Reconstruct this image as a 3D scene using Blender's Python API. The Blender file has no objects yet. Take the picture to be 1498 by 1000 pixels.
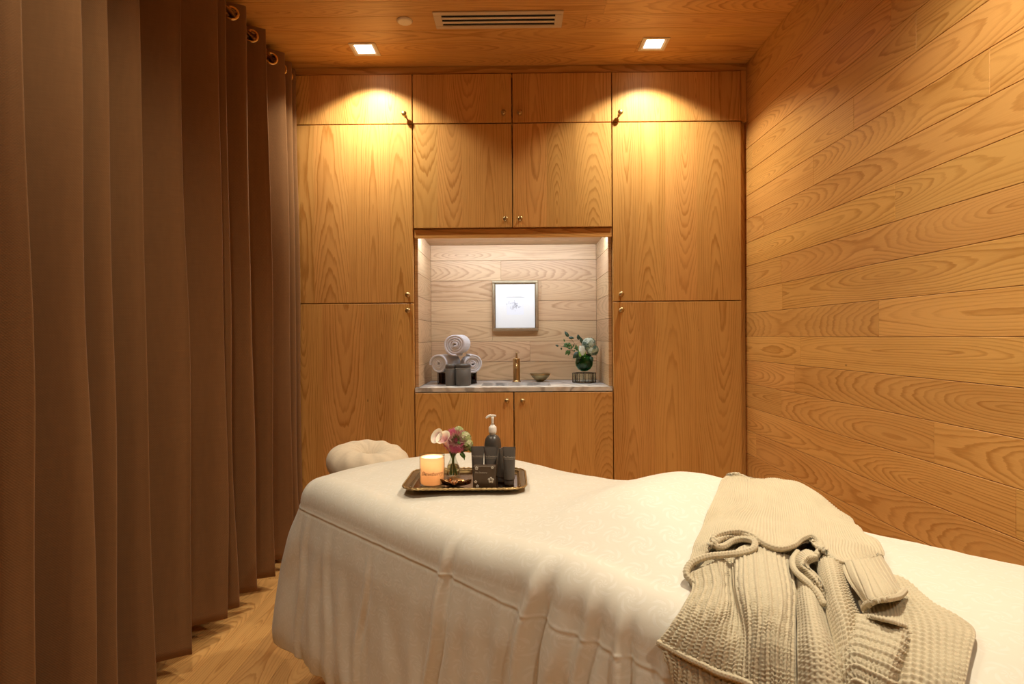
import bpy, math, random
import numpy as np
from mathutils import Vector, Matrix, noise as mnoise
from mathutils.bvhtree import BVHTree
random.seed(7)
rng = np.random.default_rng(5)
COL = bpy.context.scene.collection
PI = math.pi

# ------------------------------------------------------------------ camera
F_PX, CAM_Z = 880.0, 1.209
YAW, PITCH, ROLL = 0.0073, 0.0088, 0.0068
def cam_axes():
    cy, sy, cp, sp = math.cos(YAW), math.sin(YAW), math.cos(PITCH), math.sin(PITCH)
    fw = Vector((-sy*cp, cy*cp, -sp)); rt = Vector((cy, sy, 0)); dn = fw.cross(rt)
    cr, sr = math.cos(ROLL), math.sin(ROLL)
    return rt*cr + dn*sr, dn*cr - rt*sr, fw
RT, DN, FW = cam_axes()
cd = bpy.data.cameras.new('camera'); cam = bpy.data.objects.new('camera', cd); COL.objects.link(cam)
cd.sensor_width = 36; cd.sensor_fit = 'HORIZONTAL'; cd.lens = F_PX/1498*36; cd.clip_start = 0.02
cam.matrix_world = Matrix(((RT.x, -DN.x, -FW.x, 0), (RT.y, -DN.y, -FW.y, 0), (RT.z, -DN.z, -FW.z, CAM_Z), (0, 0, 0, 1)))
bpy.context.scene.camera = cam
CO = Vector((0, 0, CAM_Z))
def ray(px, py): return (FW + RT*((px-749)/F_PX) + DN*((py-500)/F_PX))
def at_z(px, py, z): d = ray(px, py); return CO + d*((z-CAM_Z)/d.z)
def at_y(px, py, y): d = ray(px, py); return CO + d*(y/d.y)

# ------------------------------------------------------------------ object helpers
def tag(o, label=None, cat=None, group=None, kind=None):
    if label: o['label'] = label
    if cat: o['category'] = cat
    if group: o['group'] = group
    if kind: o['kind'] = kind
    return o
def thing(name, label, cat, loc=(0, 0, 0), rz=0.0, group=None):
    o = bpy.data.objects.new(name, None); COL.objects.link(o); o.location = loc; o.rotation_euler = (0, 0, rz)
    o.empty_display_size = .05
    return tag(o, label, cat, group)
def copy_tree(o, parent=None):
    c = o.copy(); COL.objects.link(c); c.parent = parent
    for ch in list(o.children): copy_tree(ch, c)
    return c

class MB:
    """collects geometry, links it as one mesh object"""
    def __init__(s): s.v = []; s.f = []; s.uv = []; s.sd = []; s.sm = []; s.mi = []
    def add(s, verts, faces, uvs=None, seed=(0, 0, 0), smooth=False, mi=0, M=None):
        b = len(s.v)
        if M is not None: verts = [M @ Vector(q) for q in verts]
        s.v += [tuple(q) for q in verts]
        for i, f in enumerate(faces):
            s.f.append([b+k for k in f]); s.sm.append(smooth); s.mi.append(mi)
            s.sd.append(seed if not isinstance(seed, list) else seed[i])
            s.uv.append(uvs[i] if uvs is not None else [(0, 0)]*len(f))
        return s
    def box(s, a, b, bev=0.0, seed=(0, 0, 0), mi=0, M=None, smooth=False):
        x0, y0, z0 = a; x1, y1, z1 = b
        e = min(bev, (x1-x0)/2.01, (y1-y0)/2.01, (z1-z0)/2.01)
        if e <= 0:
            v = [(x0,y0,z0),(x1,y0,z0),(x1,y1,z0),(x0,y1,z0),(x0,y0,z1),(x1,y0,z1),(x1,y1,z1),(x0,y1,z1)]
            f = [(0,3,2,1),(4,5,6,7),(0,1,5,4),(1,2,6,5),(2,3,7,6),(3,0,4,7)]
        else:
            v = []; idx = {}
            for i, X in enumerate((x0, x1)):
                for j, Y in enumerate((y0, y1)):
                    for k, Z in enumerate((z0, z1)):
                        sx, sy, sz = (1 if i == 0 else -1), (1 if j == 0 else -1), (1 if k == 0 else -1)
                        for ax in range(3):
                            p = [X, Y, Z]
                            if ax != 0: p[0] += sx*e
                            if ax != 1: p[1] += sy*e
                            if ax != 2: p[2] += sz*e
                            idx[(i, j, k, ax)] = len(v); v.append(tuple(p))
            f = []
            I = lambda i, j, k, a: idx[(i, j, k, a)]
            for i in (0, 1):
                q = [I(i,0,0,0), I(i,1,0,0), I(i,1,1,0), I(i,0,1,0)]; f.append(q if i else q[::-1])
                q = [I(0,i,0,1), I(0,i,1,1), I(1,i,1,1), I(1,i,0,1)]; f.append(q if i else q[::-1])
                q = [I(0,0,i,2), I(1,0,i,2), I(1,1,i,2), I(0,1,i,2)]; f.append(q if i else q[::-1])
            for i in (0, 1):
                for j in (0, 1):
                    q = [I(i,j,0,0), I(i,j,1,0), I(i,j,1,1), I(i,j,0,1)]; f.append(q if (i+j) % 2 else q[::-1])
                    q = [I(i,0,j,0), I(i,0,j,2), I(i,1,j,2), I(i,1,j,0)]; f.append(q if (i+j) % 2 else q[::-1])
                    q = [I(0,i,j,1), I(1,i,j,1), I(1,i,j,2), I(0,i,j,2)]; f.append(q if (i+j) % 2 else q[::-1])
                    for k in (0, 1):
                        q = [I(i,j,k,0), I(i,j,k,1), I(i,j,k,2)]; f.append(q if (i+j+k) % 2 else q[::-1])
        uvs = []
        for q in f:   # simple planar uv in metres
            P = [Vector(v[t]) for t in q]; n = (P[1]-P[0]).cross(P[2]-P[0])
            ax = max(range(3), key=lambda t: abs(n[t]))
            o = [t for t in range(3) if t != ax]
            uvs.append([(p[o[1]], p[o[0]]) if ax != 2 else (p[0], p[1]) for p in P])
        return s.add(v, f, uvs, seed, smooth, mi, M)
    def board(s, O, L, C, N, ln, wd, th, ch, seed, strips=None, mi=0, u0=0.0):
        """a board with a chamfered face: O corner, L along the grain, C across, N outward"""
        O, L, C, N = Vector(O), Vector(L), Vector(C), Vector(N)
        P = lambda l, c, n: O + L*l + C*c + N*n
        v = []; f = []; uv = []; sd = []
        def quad(pts, uvp, sdd):
            b = len(v); v.extend(pts); f.append((b, b+1, b+2, b+3)); uv.append(uvp); sd.append(sdd)
        st = strips or [(0, wd, seed)]
        flip = L.cross(C).dot(N) < 0
        for a, b_, q in st:
            m = (a+b_)/2; aa = max(a, ch); bb = min(b_, wd-ch)
            quad([P(ch, aa, th), P(ln-ch, aa, th), P(ln-ch, bb, th), P(ch, bb, th)], [(u0+ch, aa-m), (u0+ln-ch, aa-m), (u0+ln-ch, bb-m), (u0+ch, bb-m)], q)
        m = wd/2; q = st[0][2]; q2 = st[-1][2]
        quad([P(0, 0, th-ch), P(ln, 0, th-ch), P(ln-ch, ch, th), P(ch, ch, th)], [(u0, -m), (u0+ln, -m), (u0+ln, ch-m), (u0, ch-m)], q)
        quad([P(ch, wd-ch, th), P(ln-ch, wd-ch, th), P(ln, wd, th-ch), P(0, wd, th-ch)], [(u0, m-ch), (u0+ln, m-ch), (u0+ln, m), (u0, m)], q2)
        quad([P(0, 0, th-ch), P(ch, ch, th), P(ch, wd-ch, th), P(0, wd, th-ch)], [(u0, -m), (u0, ch-m), (u0, m-ch), (u0, m)], q)
        quad([P(ln, 0, th-ch), P(ln, wd, th-ch), P(ln-ch, wd-ch, th), P(ln-ch, ch, th)], [(u0+ln, -m), (u0+ln, m), (u0+ln, m), (u0+ln, -m)], q)
        quad([P(0, 0, 0), P(ln, 0, 0), P(ln, 0, th-ch), P(0, 0, th-ch)], [(u0, -m-th), (u0+ln, -m-th), (u0+ln, -m), (u0, -m)], q)
        quad([P(0, wd, th-ch), P(ln, wd, th-ch), P(ln, wd, 0), P(0, wd, 0)], [(u0, m), (u0+ln, m), (u0+ln, m+th), (u0, m+th)], q2)
        quad([P(0, 0, 0), P(0, 0, th-ch), P(0, wd, th-ch), P(0, wd, 0)], [(u0, -m), (u0+.01, -m), (u0+.01, m), (u0, m)], q)
        quad([P(ln, 0, 0), P(ln, wd, 0), P(ln, wd, th-ch), P(ln, 0, th-ch)], [(u0, -m), (u0, m), (u0+.01, m), (u0+.01, -m)], q)
        quad([P(0, 0, 0), P(0, wd, 0), P(ln, wd, 0), P(ln, 0, 0)], [(u0, -m), (u0, m), (u0+ln, m), (u0+ln, -m)], q)
        if flip: f = [t[::-1] for t in f]; uv = [t[::-1] for t in uv]
        return s.add(v, f, uv, sd, False, mi)
    def lathe(s, prof, n=32, M=None, mi=0, smooth=True, caps=True):
        v = []; f = []
        for r, z in prof:
            for i in range(n):
                a = 2*PI*i/n; v.append((r*math.cos(a), r*math.sin(a), z))
        for j in range(len(prof)-1):
            for i in range(n):
                k = (i+1) % n; f.append((j*n+i, j*n+k, (j+1)*n+k, (j+1)*n+i))
        if caps:
            if prof[0][0] > 1e-5: f.append(tuple(range(n))[::-1])
            if prof[-1][0] > 1e-5: f.append(tuple((len(prof)-1)*n+i for i in range(n)))
        return s.add(v, f, None, (0, 0, 0), smooth, mi, M)
    def tube(s, pts, r, n=10, mi=0, closed=False, caps=True):
        pts = [Vector(p) for p in pts]; m = len(pts)
        rr = r if isinstance(r, (list, tuple)) else [r]*m
        T = []
        for i in range(m):
            a = pts[(i-1) % m] if (closed or i > 0) else pts[0]; b = pts[(i+1) % m] if (closed or i < m-1) else pts[-1]
            T.append((b-a).normalized())
        nrm = T[0].orthogonal().normalized(); v = []; f = []
        for i in range(m):
            nrm = (nrm - T[i]*nrm.dot(T[i])).normalized(); bn = T[i].cross(nrm)
            for k in range(n):
                a = 2*PI*k/n; v.append(pts[i] + (nrm*math.cos(a) + bn*math.sin(a))*rr[i])
        for i in range(m if closed else m-1):
            i2 = (i+1) % m
            for k in range(n):
                k2 = (k+1) % n; f.append((i*n+k, i*n+k2, i2*n+k2, i2*n+k))
        if not closed and caps:
            f.append(tuple(range(n))[::-1]); f.append(tuple((m-1)*n+k for k in range(n)))
        return s.add(v, f, None, (0, 0, 0), True, mi)
    def grid(s, P, closed_u=False, closed_v=False, uv=None, mi=0, flip=False, smooth=True):
        """P[nv][nu] array of points"""
        P = np.asarray(P); nv, nu = P.shape[:2]
        v = [tuple(q) for q in P.reshape(-1, 3)]; f = []; uvs = []
        if uv is None:
            uu, vv = np.meshgrid(np.linspace(0, 1, nu), np.linspace(0, 1, nv)); uv = np.stack([uu, vv], -1)
        for j in range(nv if closed_v else nv-1):
            for i in range(nu if closed_u else nu-1):
                a, b, c, d = (j, i), (j, (i+1) % nu), ((j+1) % nv, (i+1) % nu), ((j+1) % nv, i)
                q = [a, b, c, d]
                if flip: q = q[::-1]
                f.append(tuple(t[0]*nu+t[1] for t in q)); uvs.append([tuple(uv[t[0], t[1]]) for t in q])
        return s.add(v, f, uvs, (0, 0, 0), smooth, mi)
    def build(s, name, mats, parent=None):
        me = bpy.data.meshes.new(name)
        me.from_pydata(s.v, [], s.f)
        mats = mats if isinstance(mats, (list, tuple)) else [mats]
        for m in mats: me.materials.append(m)
        me.polygons.foreach_set('use_smooth', s.sm); me.polygons.foreach_set('material_index', s.mi)
        ul = me.uv_layers.new(name='UVMap')
        ul.data.foreach_set('uv', [c for fu in s.uv for p in fu for c in p])
        at = me.attributes.new('seed', 'FLOAT_VECTOR', 'FACE')
        at.data.foreach_set('vector', [c for q in s.sd for c in q])
        me.update()
        o = bpy.data.objects.new(name, me); COL.objects.link(o); o.parent = parent
        return o
def np_obj(name, V, Fq, mat, parent=None, uv=None):
    """fast quad mesh from numpy arrays"""
    me = bpy.data.meshes.new(name); nv, nf = len(V), len(Fq)
    me.vertices.add(nv); me.vertices.foreach_set('co', np.asarray(V, dtype=np.float32).ravel())
    me.loops.add(nf*4); me.loops.foreach_set('vertex_index', np.asarray(Fq, dtype=np.int32).ravel())
    me.polygons.add(nf); me.polygons.foreach_set('loop_start', np.arange(0, nf*4, 4, dtype=np.int32))
    me.polygons.foreach_set('use_smooth', np.ones(nf, dtype=bool))
    if uv is not None:
        ul = me.uv_layers.new(name='UVMap'); ul.data.foreach_set('uv', np.asarray(uv, dtype=np.float32)[np.asarray(Fq).ravel()].ravel())
    me.materials.append(mat); me.update(calc_edges=True); me.validate()
    o = bpy.data.objects.new(name, me); COL.objects.link(o); o.parent = parent
    return o
def grid_faces(nv, nu, cu=False, cv=False, flip=False, base=0):
    j, i = np.meshgrid(np.arange(nv if cv else nv-1), np.arange(nu if cu else nu-1), indexing='ij')
    i2, j2 = (i+1) % nu, (j+1) % nv
    q = np.stack([j*nu+i, j*nu+i2, j2*nu+i2, j2*nu+i], -1).reshape(-1, 4)
    return (q[:, ::-1] if flip else q) + base
def place(o, M): o.matrix_local = M; return o
def Tr(x, y, z): return Matrix.Translation((x, y, z))
def Ro(a, ax): return Matrix.Rotation(a, 4, ax)

# ------------------------------------------------------------------ materials
class NT:
    def __init__(s, name):
        s.m = bpy.data.materials.new(name); s.m.use_nodes = True; s.t = s.m.node_tree; s.t.nodes.clear()
        s.out = s.t.nodes.new('ShaderNodeOutputMaterial'); s.b = s.t.nodes.new('ShaderNodeBsdfPrincipled')
        s.t.links.new(s.b.outputs[0], s.out.inputs[0])
    def n(s, typ, **kw):
        nd = s.t.nodes.new(typ)
        for k, v in kw.items(): setattr(nd, k, v)
        return nd
    def put(s, inp, val):
        if isinstance(val, bpy.types.NodeSocket): s.t.links.new(val, inp)
        else:
            try: inp.default_value = val
            except Exception: inp.default_value = (*val, 1.0)
    def m_(s, op, a, b=0.0, c=None, clamp=False):
        nd = s.n('ShaderNodeMath', operation=op, use_clamp=clamp); s.put(nd.inputs[0], a); s.put(nd.inputs[1], b)
        if c is not None: s.put(nd.inputs[2], c)
        return nd.outputs[0]
    def vec(s, x, y, z=0.0):
        nd = s.n('ShaderNodeCombineXYZ'); s.put(nd.inputs[0], x); s.put(nd.inputs[1], y); s.put(nd.inputs[2], z); return nd.outputs[0]
    def sep(s, v): nd = s.n('ShaderNodeSeparateXYZ'); s.put(nd.inputs[0], v); return nd.outputs
    def noise(s, v, scale=1.0, detail=2.0, rough=.5, dist=0.0):
        nd = s.n('ShaderNodeTexNoise'); s.put(nd.inputs['Vector'], v); s.put(nd.inputs['Scale'], scale); s.put(nd.inputs['Detail'], detail)
        s.put(nd.inputs['Roughness'], rough); s.put(nd.inputs['Distortion'], dist); return nd.outputs[0]
    def ramp(s, f, stops, interp='LINEAR'):
        nd = s.n('ShaderNodeValToRGB'); s.put(nd.inputs[0], f); cr = nd.color_ramp; cr.interpolation = interp
        while len(cr.elements) < len(stops): cr.elements.new(.5)
        for e, (p, c) in zip(cr.elements, stops): e.position = p; e.color = (*c, 1) if len(c) == 3 else c
        return nd.outputs[0]
    def mix(s, f, a, b, mode='MIX'):
        nd = s.n('ShaderNodeMix', data_type='RGBA', blend_type=mode, clamp_factor=True)
        s.put(nd.inputs[0], f); s.put(nd.inputs[6], a); s.put(nd.inputs[7], b); return nd.outputs[2]
    def bump(s, h, strength=.3, dist=.01, normal=None):
        nd = s.n('ShaderNodeBump'); s.put(nd.inputs['Height'], h); s.put(nd.inputs['Strength'], strength); s.put(nd.inputs['Distance'], dist)
        if normal is not None: s.put(nd.inputs['Normal'], normal)
        return nd.outputs[0]
    def set(s, **kw):
        for k, v in kw.items(): s.put(s.b.inputs[k.replace('_', ' ')], v)
        return s
def plain(name, col, rough=.5, metal=0.0, **kw):
    t = NT(name); t.set(Base_Color=(*col, 1), Roughness=rough, Metallic=metal)
    for k, v in kw.items(): t.put(t.b.inputs[k.replace('_', ' ')], v)
    return t.m
def metal(name, col, rough=.3, var=.25):
    t = NT(name); co = t.n('ShaderNodeTexCoord').outputs['Object']
    n1 = t.noise(co, 60, 4)
    c = t.mix(n1, tuple(x*(1-var) for x in col), tuple(min(1, x*(1+var)) for x in col))
    t.set(Base_Color=c, Metallic=1.0, Roughness=t.m_('MULTIPLY_ADD', n1, .25, rough-.1)); return t.m

def wood(name, light, dark, freq=125.0, rough=.42, contrast=.85, flat=.26, tone=.075, lf=.8):
    t = NT(name)
    uv = t.sep(t.n('ShaderNodeUVMap', uv_map='UVMap').outputs[0])
    sd = t.sep(t.n('ShaderNodeAttribute', attribute_name='seed').outputs['Vector'])
    L = t.m_('MULTIPLY_ADD', sd[0], 37.0, uv[0]); C = uv[1]
    sy = t.m_('MULTIPLY', sd[1], 50.0)
    H = t.m_('MULTIPLY', t.m_('SUBTRACT', t.noise(t.vec(t.m_('MULTIPLY', L, lf), sy, 0.0), 1.0, 1.2, .4), .5), flat*2)
    H = t.m_('ADD', H, t.m_('MULTIPLY_ADD', t.m_('SUBTRACT', sd[2], .5), .12, .05))
    cw = t.m_('MULTIPLY', t.m_('SUBTRACT', t.noise(t.vec(t.m_('MULTIPLY', L, 1.2), sy, 5.0), 1.0, 2.0), .5), .05)
    Cc = t.m_('ADD', t.m_('ADD', C, cw), t.m_('MULTIPLY', t.m_('SUBTRACT', sd[1], .5), .05))
    warp = t.m_('MULTIPLY', t.m_('SUBTRACT', t.noise(t.vec(t.m_('MULTIPLY', L, 3.5), t.m_('MULTIPLY', C, 30.0), sy), 1.0, 3.0, .6), .5), .012)
    rho = t.m_('ADD', t.m_('SQRT', t.m_('ADD', t.m_('MULTIPLY', Cc, Cc), t.m_('MULTIPLY', H, H))), warp)
    ring = t.m_('MULTIPLY', rho, freq)
    fr = t.m_('FRACT', ring); idx = t.m_('FLOOR', ring)
    prof = t.ramp(fr, [(0, (0, 0, 0)), (.5, (.18,)*3), (.82, (1,)*3), (.93, (.75,)*3), (1, (0, 0, 0))])
    amp = t.n('ShaderNodeTexWhiteNoise', noise_dimensions='2D'); t.put(amp.inputs['Vector'], t.vec(idx, sy, 0.0))
    ra = t.m_('MULTIPLY_ADD', amp.outputs['Value'], .65, .35)
    fib = t.noise(t.vec(t.m_('MULTIPLY', L, 9.0), t.m_('MULTIPLY', C, 420.0), sy), 1.0, 3.0, .6)
    brd = t.noise(t.vec(t.m_('MULTIPLY', L, 1.3), t.m_('MULTIPLY', C, 9.0), sy), 1.0, 3.0, .55)
    g = t.m_('MULTIPLY', t.m_('MULTIPLY', prof, ra), contrast)
    g = t.m_('ADD', g, t.m_('MULTIPLY', t.m_('SUBTRACT', fib, .5), .45))
    g = t.m_('ADD', g, t.m_('MULTIPLY', t.m_('SUBTRACT', brd, .42), 1.0), clamp=True)
    c = t.mix(g, light, dark)
    tn = t.m_('MULTIPLY_ADD', t.m_('SUBTRACT', t.m_('FRACT', t.m_('MULTIPLY', sd[0], 7.31)), .5), tone*2, 1.0)
    hs = t.n('ShaderNodeHueSaturation'); t.put(hs.inputs['Color'], c); t.put(hs.inputs['Value'], tn)
    t.put(hs.inputs['Hue'], t.m_('MULTIPLY_ADD', t.m_('SUBTRACT', t.m_('FRACT', t.m_('MULTIPLY', sd[1], 5.17)), .5), .007, .5))
    # small pin knots
    vo = t.n('ShaderNodeTexVoronoi', feature='DISTANCE_TO_EDGE' if False else 'F1'); t.put(vo.inputs['Vector'], t.vec(t.m_('MULTIPLY', L, 2.2), t.m_('MULTIPLY', C, 5.0), sy)); t.put(vo.inputs['Scale'], 1.0)
    kn = t.ramp(vo.outputs['Distance'], [(0, (.45,)*3), (.012, (.5,)*3), (.022, (1, 1, 1))])
    col = t.mix(1.0, hs.outputs[0], kn, 'MULTIPLY')
    t.set(Base_Color=col, Roughness=t.m_('MULTIPLY_ADD', fib, .18, rough-.09))
    t.put(t.b.inputs['Specular IOR Level'], .35)
    t.put(t.b.inputs['Normal'], t.bump(t.m_('SUBTRACT', 1.0, g), .12, .002))
    return t.m
WOOD = wood('satin cypress boards', (.67, .368, .112), (.42, .188, .038), flat=.22, lf=.6)
WOODN = wood('LED-lightened cypress boards', (.61, .405, .225), (.36, .20, .09), contrast=.7, tone=.07, flat=.2, lf=.6)  # same cypress in the niche, strip light's paleness put into the colours
WOODV = wood('satin cypress veneer', (.67, .368, .112), (.42, .188, .038), freq=125, flat=.26, contrast=.85, lf=.45)
FLOORW = wood('oiled oak floor', (.62, .34, .12), (.40, .18, .05), freq=120, rough=.38, tone=.2)
DARKGAP = plain('dark carcass edge', (.10, .04, .015), .7)
def sd3(): return (random.random(), random.random(), random.random())

# ------------------------------------------------------------------ room shell
DY = 3.36; XR = 1.29; XL = -1.46; ZC = 2.72; YB = -1.9
def planks(name, O, L, C, N, length, width, bw, th=.018, gap=.0015, ch=.0012, mat=WOOD, runs=(1.2, 2.6), c_off=0.0, cut=None):
    mb = MB(); c = c_off
    while c < width:
        c1 = min(width, c+bw); cc = max(0, c); l = -random.uniform(0, 1.2)
        while l < length:
            l1 = l + random.uniform(*runs); a, b = max(0, l), min(length, l1)
            if length-b < .25: b = length; l1 = length+.01
            if b-a > .02 and c1-cc > .004:
                mb.board(Vector(O)+Vector(L)*a+Vector(C)*(cc+gap/2), L, C, N, b-a-.0004, c1-cc-gap, th, ch, sd3(), mat and None)
            l = l1
        c = c1
    # dark backing so that the joints read as grooves
    O_, L_, C_, N_ = Vector(O), Vector(L), Vector(C), Vector(N)
    q = [O_-N_*.01, O_+L_*length-N_*.01, O_+L_*length+C_*width-N_*.01, O_+C_*width-N_*.01]
    q2 = [p+N_*.012 for p in q]
    mb.add(q+q2, [(0, 1, 2, 3), (4, 5, 6, 7), (0, 1, 5, 4), (1, 2, 6, 5), (2, 3, 7, 6), (3, 0, 4, 7)], mi=1)
    return tag(mb.build(name, [mat, DARKGAP]), kind='structure')
T = .018
planks('floor', (XL, YB, -T), (0, 1, 0), (1, 0, 0), (0, 0, 1), 5.95, XR-XL+.02, .145, mat=FLOORW, ch=.0006, gap=.0008)
planks('ceiling', (XL, YB, ZC+T), (1, 0, 0), (0, 1, 0), (0, 0, -1), XR-XL+.02, 5.95, .1305, c_off=-(.1305-((3.235-YB) % .1305)), runs=(1.6, 3.0), gap=.001)
planks('wall_right', (XR+T, YB, 0), (0, 1, 0), (0, 0, 1), (-1, 0, 0), 5.95, ZC, .1306, c_off=-(.1306-(1.2 % .1306)), runs=(.9, 2.6))
planks('wall_left', (XL-T, YB, 0), (0, 1, 0), (0, 0, 1), (1, 0, 0), 5.95, ZC, .1306, runs=(.9, 2.4))
planks('wall_behind', (XL, YB-T, 0), (1, 0, 0), (0, 0, 1), (0, 1, 0), XR-XL, ZC, .1306, runs=(.9, 2.4))
tag(MB().box((XL-.02, 4.02, 0), (XR+.02, 4.06, ZC)).build('wall_back', WOOD), kind='structure')

# ------------------------------------------------------------------ built-in cabinets
X0, X1, X2, X3, X4 = -1.2895, -.5713, -.0162, .5385, 1.257
Z0, Z1, Z2, Z3, Z4, ZN = 2.676, 2.398, 1.816, 1.401, .904, 1.763
BRASS = metal('aged brass', (.50, .36, .17), .32)
knob = MB(); knob.lathe([(0, 0), (.009, 0), (.009, .003), (.0045, .006), (.0042, .018), (.006, .021), (.0115, .024), (.0145, .030), (.0140, .036), (.010, .040), (.005, .0415), (0, .042)], 28)
def mk_door(name_parent, x0, x1, z0, z1, kx, kz, y=DY):
    g = .0030; mb = MB(); w = x1-x0-2*g; st = []; a = 0.0
    while a < w-1e-6:
        b = a + random.uniform(.13, .24)
        if w-b < .10: b = w
        s = (random.random(), random.random(), random.choice([random.uniform(.3, .7), random.uniform(.0, .1), random.uniform(.9, 1.0)]))
        st.append((a, b, s)); a = b
    mb.board((x0+g, y+.020, z0+g), (0, 0, 1), (1, 0, 0), (0, -1, 0), z1-z0-2*g, w, .020, .0012, st[0][2], st, u0=z0)
    d = mb.build('door', WOODV, name_parent)
    k = knob.build('knob', BRASS, d); k.matrix_local = Tr(kx, y, kz) @ Ro(PI/2, 'X')
    return d
def carcass(parent, x0, x1, z0, z1, y0, y1, shelves=(), top=True):
    mb = MB(); t = .018; s = sd3()
    mb.box((x0, y0, z0), (x0+t, y1, z1), 0, s); mb.box((x1-t, y0, z0), (x1, y1, z1), 0, s)
    mb.box((x0+t, y0, z0), (x1-t, y1, z0+t), 0, s)
    if top: mb.box((x0+t, y0, z1-t), (x1-t, y1, z1), 0, s)
    mb.box((x0+t, y1-.008, z0+t), (x1-t, y1, z1-t), 0, s)
    for z in shelves: mb.box((x0+t, y0+.001, z-t/2), (x1-t, y1-.01, z+t/2), 0, s)
    return mb.build('body', WOODV, parent)
YC = DY+.0215
tl = thing('tall_cabinet', 'tall light wood cabinet with three stacked doors beside the brown curtains', 'cabinet', (0, 0, 0))
carcass(tl, X0, X1-.0005, .02, Z0, YC, 4.0, (.9, Z3, Z1))
mk_door(tl, X0, X1, Z1, Z0, -.613, 2.445); mk_door(tl, X0, X1, Z3, Z1, -.601, 1.445); mk_door(tl, X0, X1, .06, Z3, -.601, 1.358)
tr = thing('tall_cabinet', 'tall light wood cabinet with three stacked doors in the corner by the planked right wall', 'cabinet', (0, 0, 0))
carcass(tr, X3+.0005, X4, .02, Z0, YC, 4.0, (.9, Z3, Z1))
mk_door(tr, X3, X4, Z1, Z0, .582, 2.441); mk_door(tr, X3, X4, Z3, Z1, .583, 1.441); mk_door(tr, X3, X4, .06, Z3, .583, 1.353)
wc = thing('wall_cabinet', 'light wood overhead cabinet with four doors above the lit niche', 'cabinet', (0, 0, 0))
carcass(wc, X1+.0005, X3-.0005, ZN+.052, Z0, YC, 4.0, (Z1,))
mk_door(wc, X1, X2, Z1, Z0, -.0625, 2.446); mk_door(wc, X2, X3, Z1, Z0, .026, 2.446)
mk_door(wc, X1, X2, Z2, Z1, -.0555, 1.861); mk_door(wc, X2, X3, Z2, Z1, .0255, 1.861)
va = MB(); va.board((X1+.002, YC+.006, ZN), (1, 0, 0), (0, 0, 1), (0, -1, 0), X3-X1-.004, .049, .018, .001, sd3()); va.build('valance', WOODV, wc)
bc = thing('base_cabinet', 'low light wood cabinet with two doors under the stone counter', 'cabinet', (0, 0, 0))
carcass(bc, X1+.0005, X3-.0005, .02, Z4-.0025, YC, 3.95, (), False)
mk_door(bc, X1, X2, .06, Z4-.004, -.0545, .853); mk_door(bc, X2, X3, .06, Z4-.004, .0330, .852)
# trims
def trim(i, a, b, ax):
    mb = MB(); a = Vector(a); b = Vector(b)
    if ax == 'x': mb.board((a.x, b.y, a.z), (1, 0, 0), (0, 0, 1), (0, -1, 0), b.x-a.x, b.z-a.z, b.y-a.y, .001, sd3())
    else: mb.board((a.x, b.y, a.z), (0, 0, 1), (1, 0, 0), (0, -1, 0), b.z-a.z, b.x-a.x, b.y-a.y, .001, sd3(), u0=a.z)
    return tag(mb.build('trim_%d' % i, WOODV), kind='structure')
trim(1, (XL, DY+.012, Z0+.004), (XR, DY+.04, ZC-.001), 'x')
trim(2, (X4+.0015, DY+.035, 0), (XR-.001, DY+.055, Z1), 'z')
trim(3, (X4+.0015, DY+.008, Z1+.001), (XR-.001, DY+.055, Z0+.003), 'z')
trim(4, (XL, DY+.02, 0), (X0-.002, DY+.04, Z0), 'z')
tag(MB().box((XL, DY+.03, 0), (XR, DY+.05, .0195)).build('baseboard_back', WOODV), kind='structure')
# niche lining
NB = 3.895; NZ = 1.803
def niche():
    mb = MB(); z = Z4+.03; k = 0
    zs = [.9, 1.0, 1.12, 1.235, 1.37, 1.50, 1.62, 1.735, NZ]
    h = [.9275] + [1.048+.131*i for i in range(6)] + [NZ]
    for a, b in zip(h[:-1], h[1:]):
        x = X1+.02; xe = X3-.02; cuts = sorted([x, xe] + ([random.uniform(-.3, .3)] if random.random() < .35 else []))
        for c0, c1 in zip(cuts[:-1], cuts[1:]):
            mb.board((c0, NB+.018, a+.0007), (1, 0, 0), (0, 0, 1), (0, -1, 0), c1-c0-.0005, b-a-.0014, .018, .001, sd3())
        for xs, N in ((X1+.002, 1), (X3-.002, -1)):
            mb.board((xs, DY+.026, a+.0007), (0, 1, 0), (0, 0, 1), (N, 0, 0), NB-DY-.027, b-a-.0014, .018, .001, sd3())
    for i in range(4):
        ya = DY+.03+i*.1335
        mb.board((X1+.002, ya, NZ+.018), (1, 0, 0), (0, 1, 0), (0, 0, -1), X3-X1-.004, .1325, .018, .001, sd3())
    mb.box((X1+.001, NB+.0185, .9275), (X3-.001, NB+.03, NZ), mi=1)
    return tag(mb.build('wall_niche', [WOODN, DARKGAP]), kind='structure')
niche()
# stone counter with sink cut-out
def stone():
    t = NT('veined pale marble'); co = t.n('ShaderNodeTexCoord').outputs['Object']
    w = t.n('ShaderNodeTexWave', wave_type='BANDS', bands_direction='DIAGONAL'); t.put(w.inputs['Vector'], co); t.put(w.inputs['Scale'], 2.2)
    t.put(w.inputs['Distortion'], 11.0); t.put(w.inputs['Detail'], 4.0); t.put(w.inputs['Detail Scale'], 1.6)
    v = t.ramp(w.outputs['Fac'], [(0, (.30, .28, .26)), (.10, (.62, .60, .56)), (.4, (.72, .70, .66)), (.8, (.66, .60, .52)), (1, (.45, .40, .35))])
    n = t.noise(co, 40, 5)
    t.set(Base_Color=t.mix(t.m_('MULTIPLY', n, .4), v, (.55, .53, .50, 1)), Roughness=.28); return t.m
STONE = stone()
ZT = .926
ct = thing('countertop', 'veined pale stone countertop with sunk basin inside the niche', 'countertop')
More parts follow.
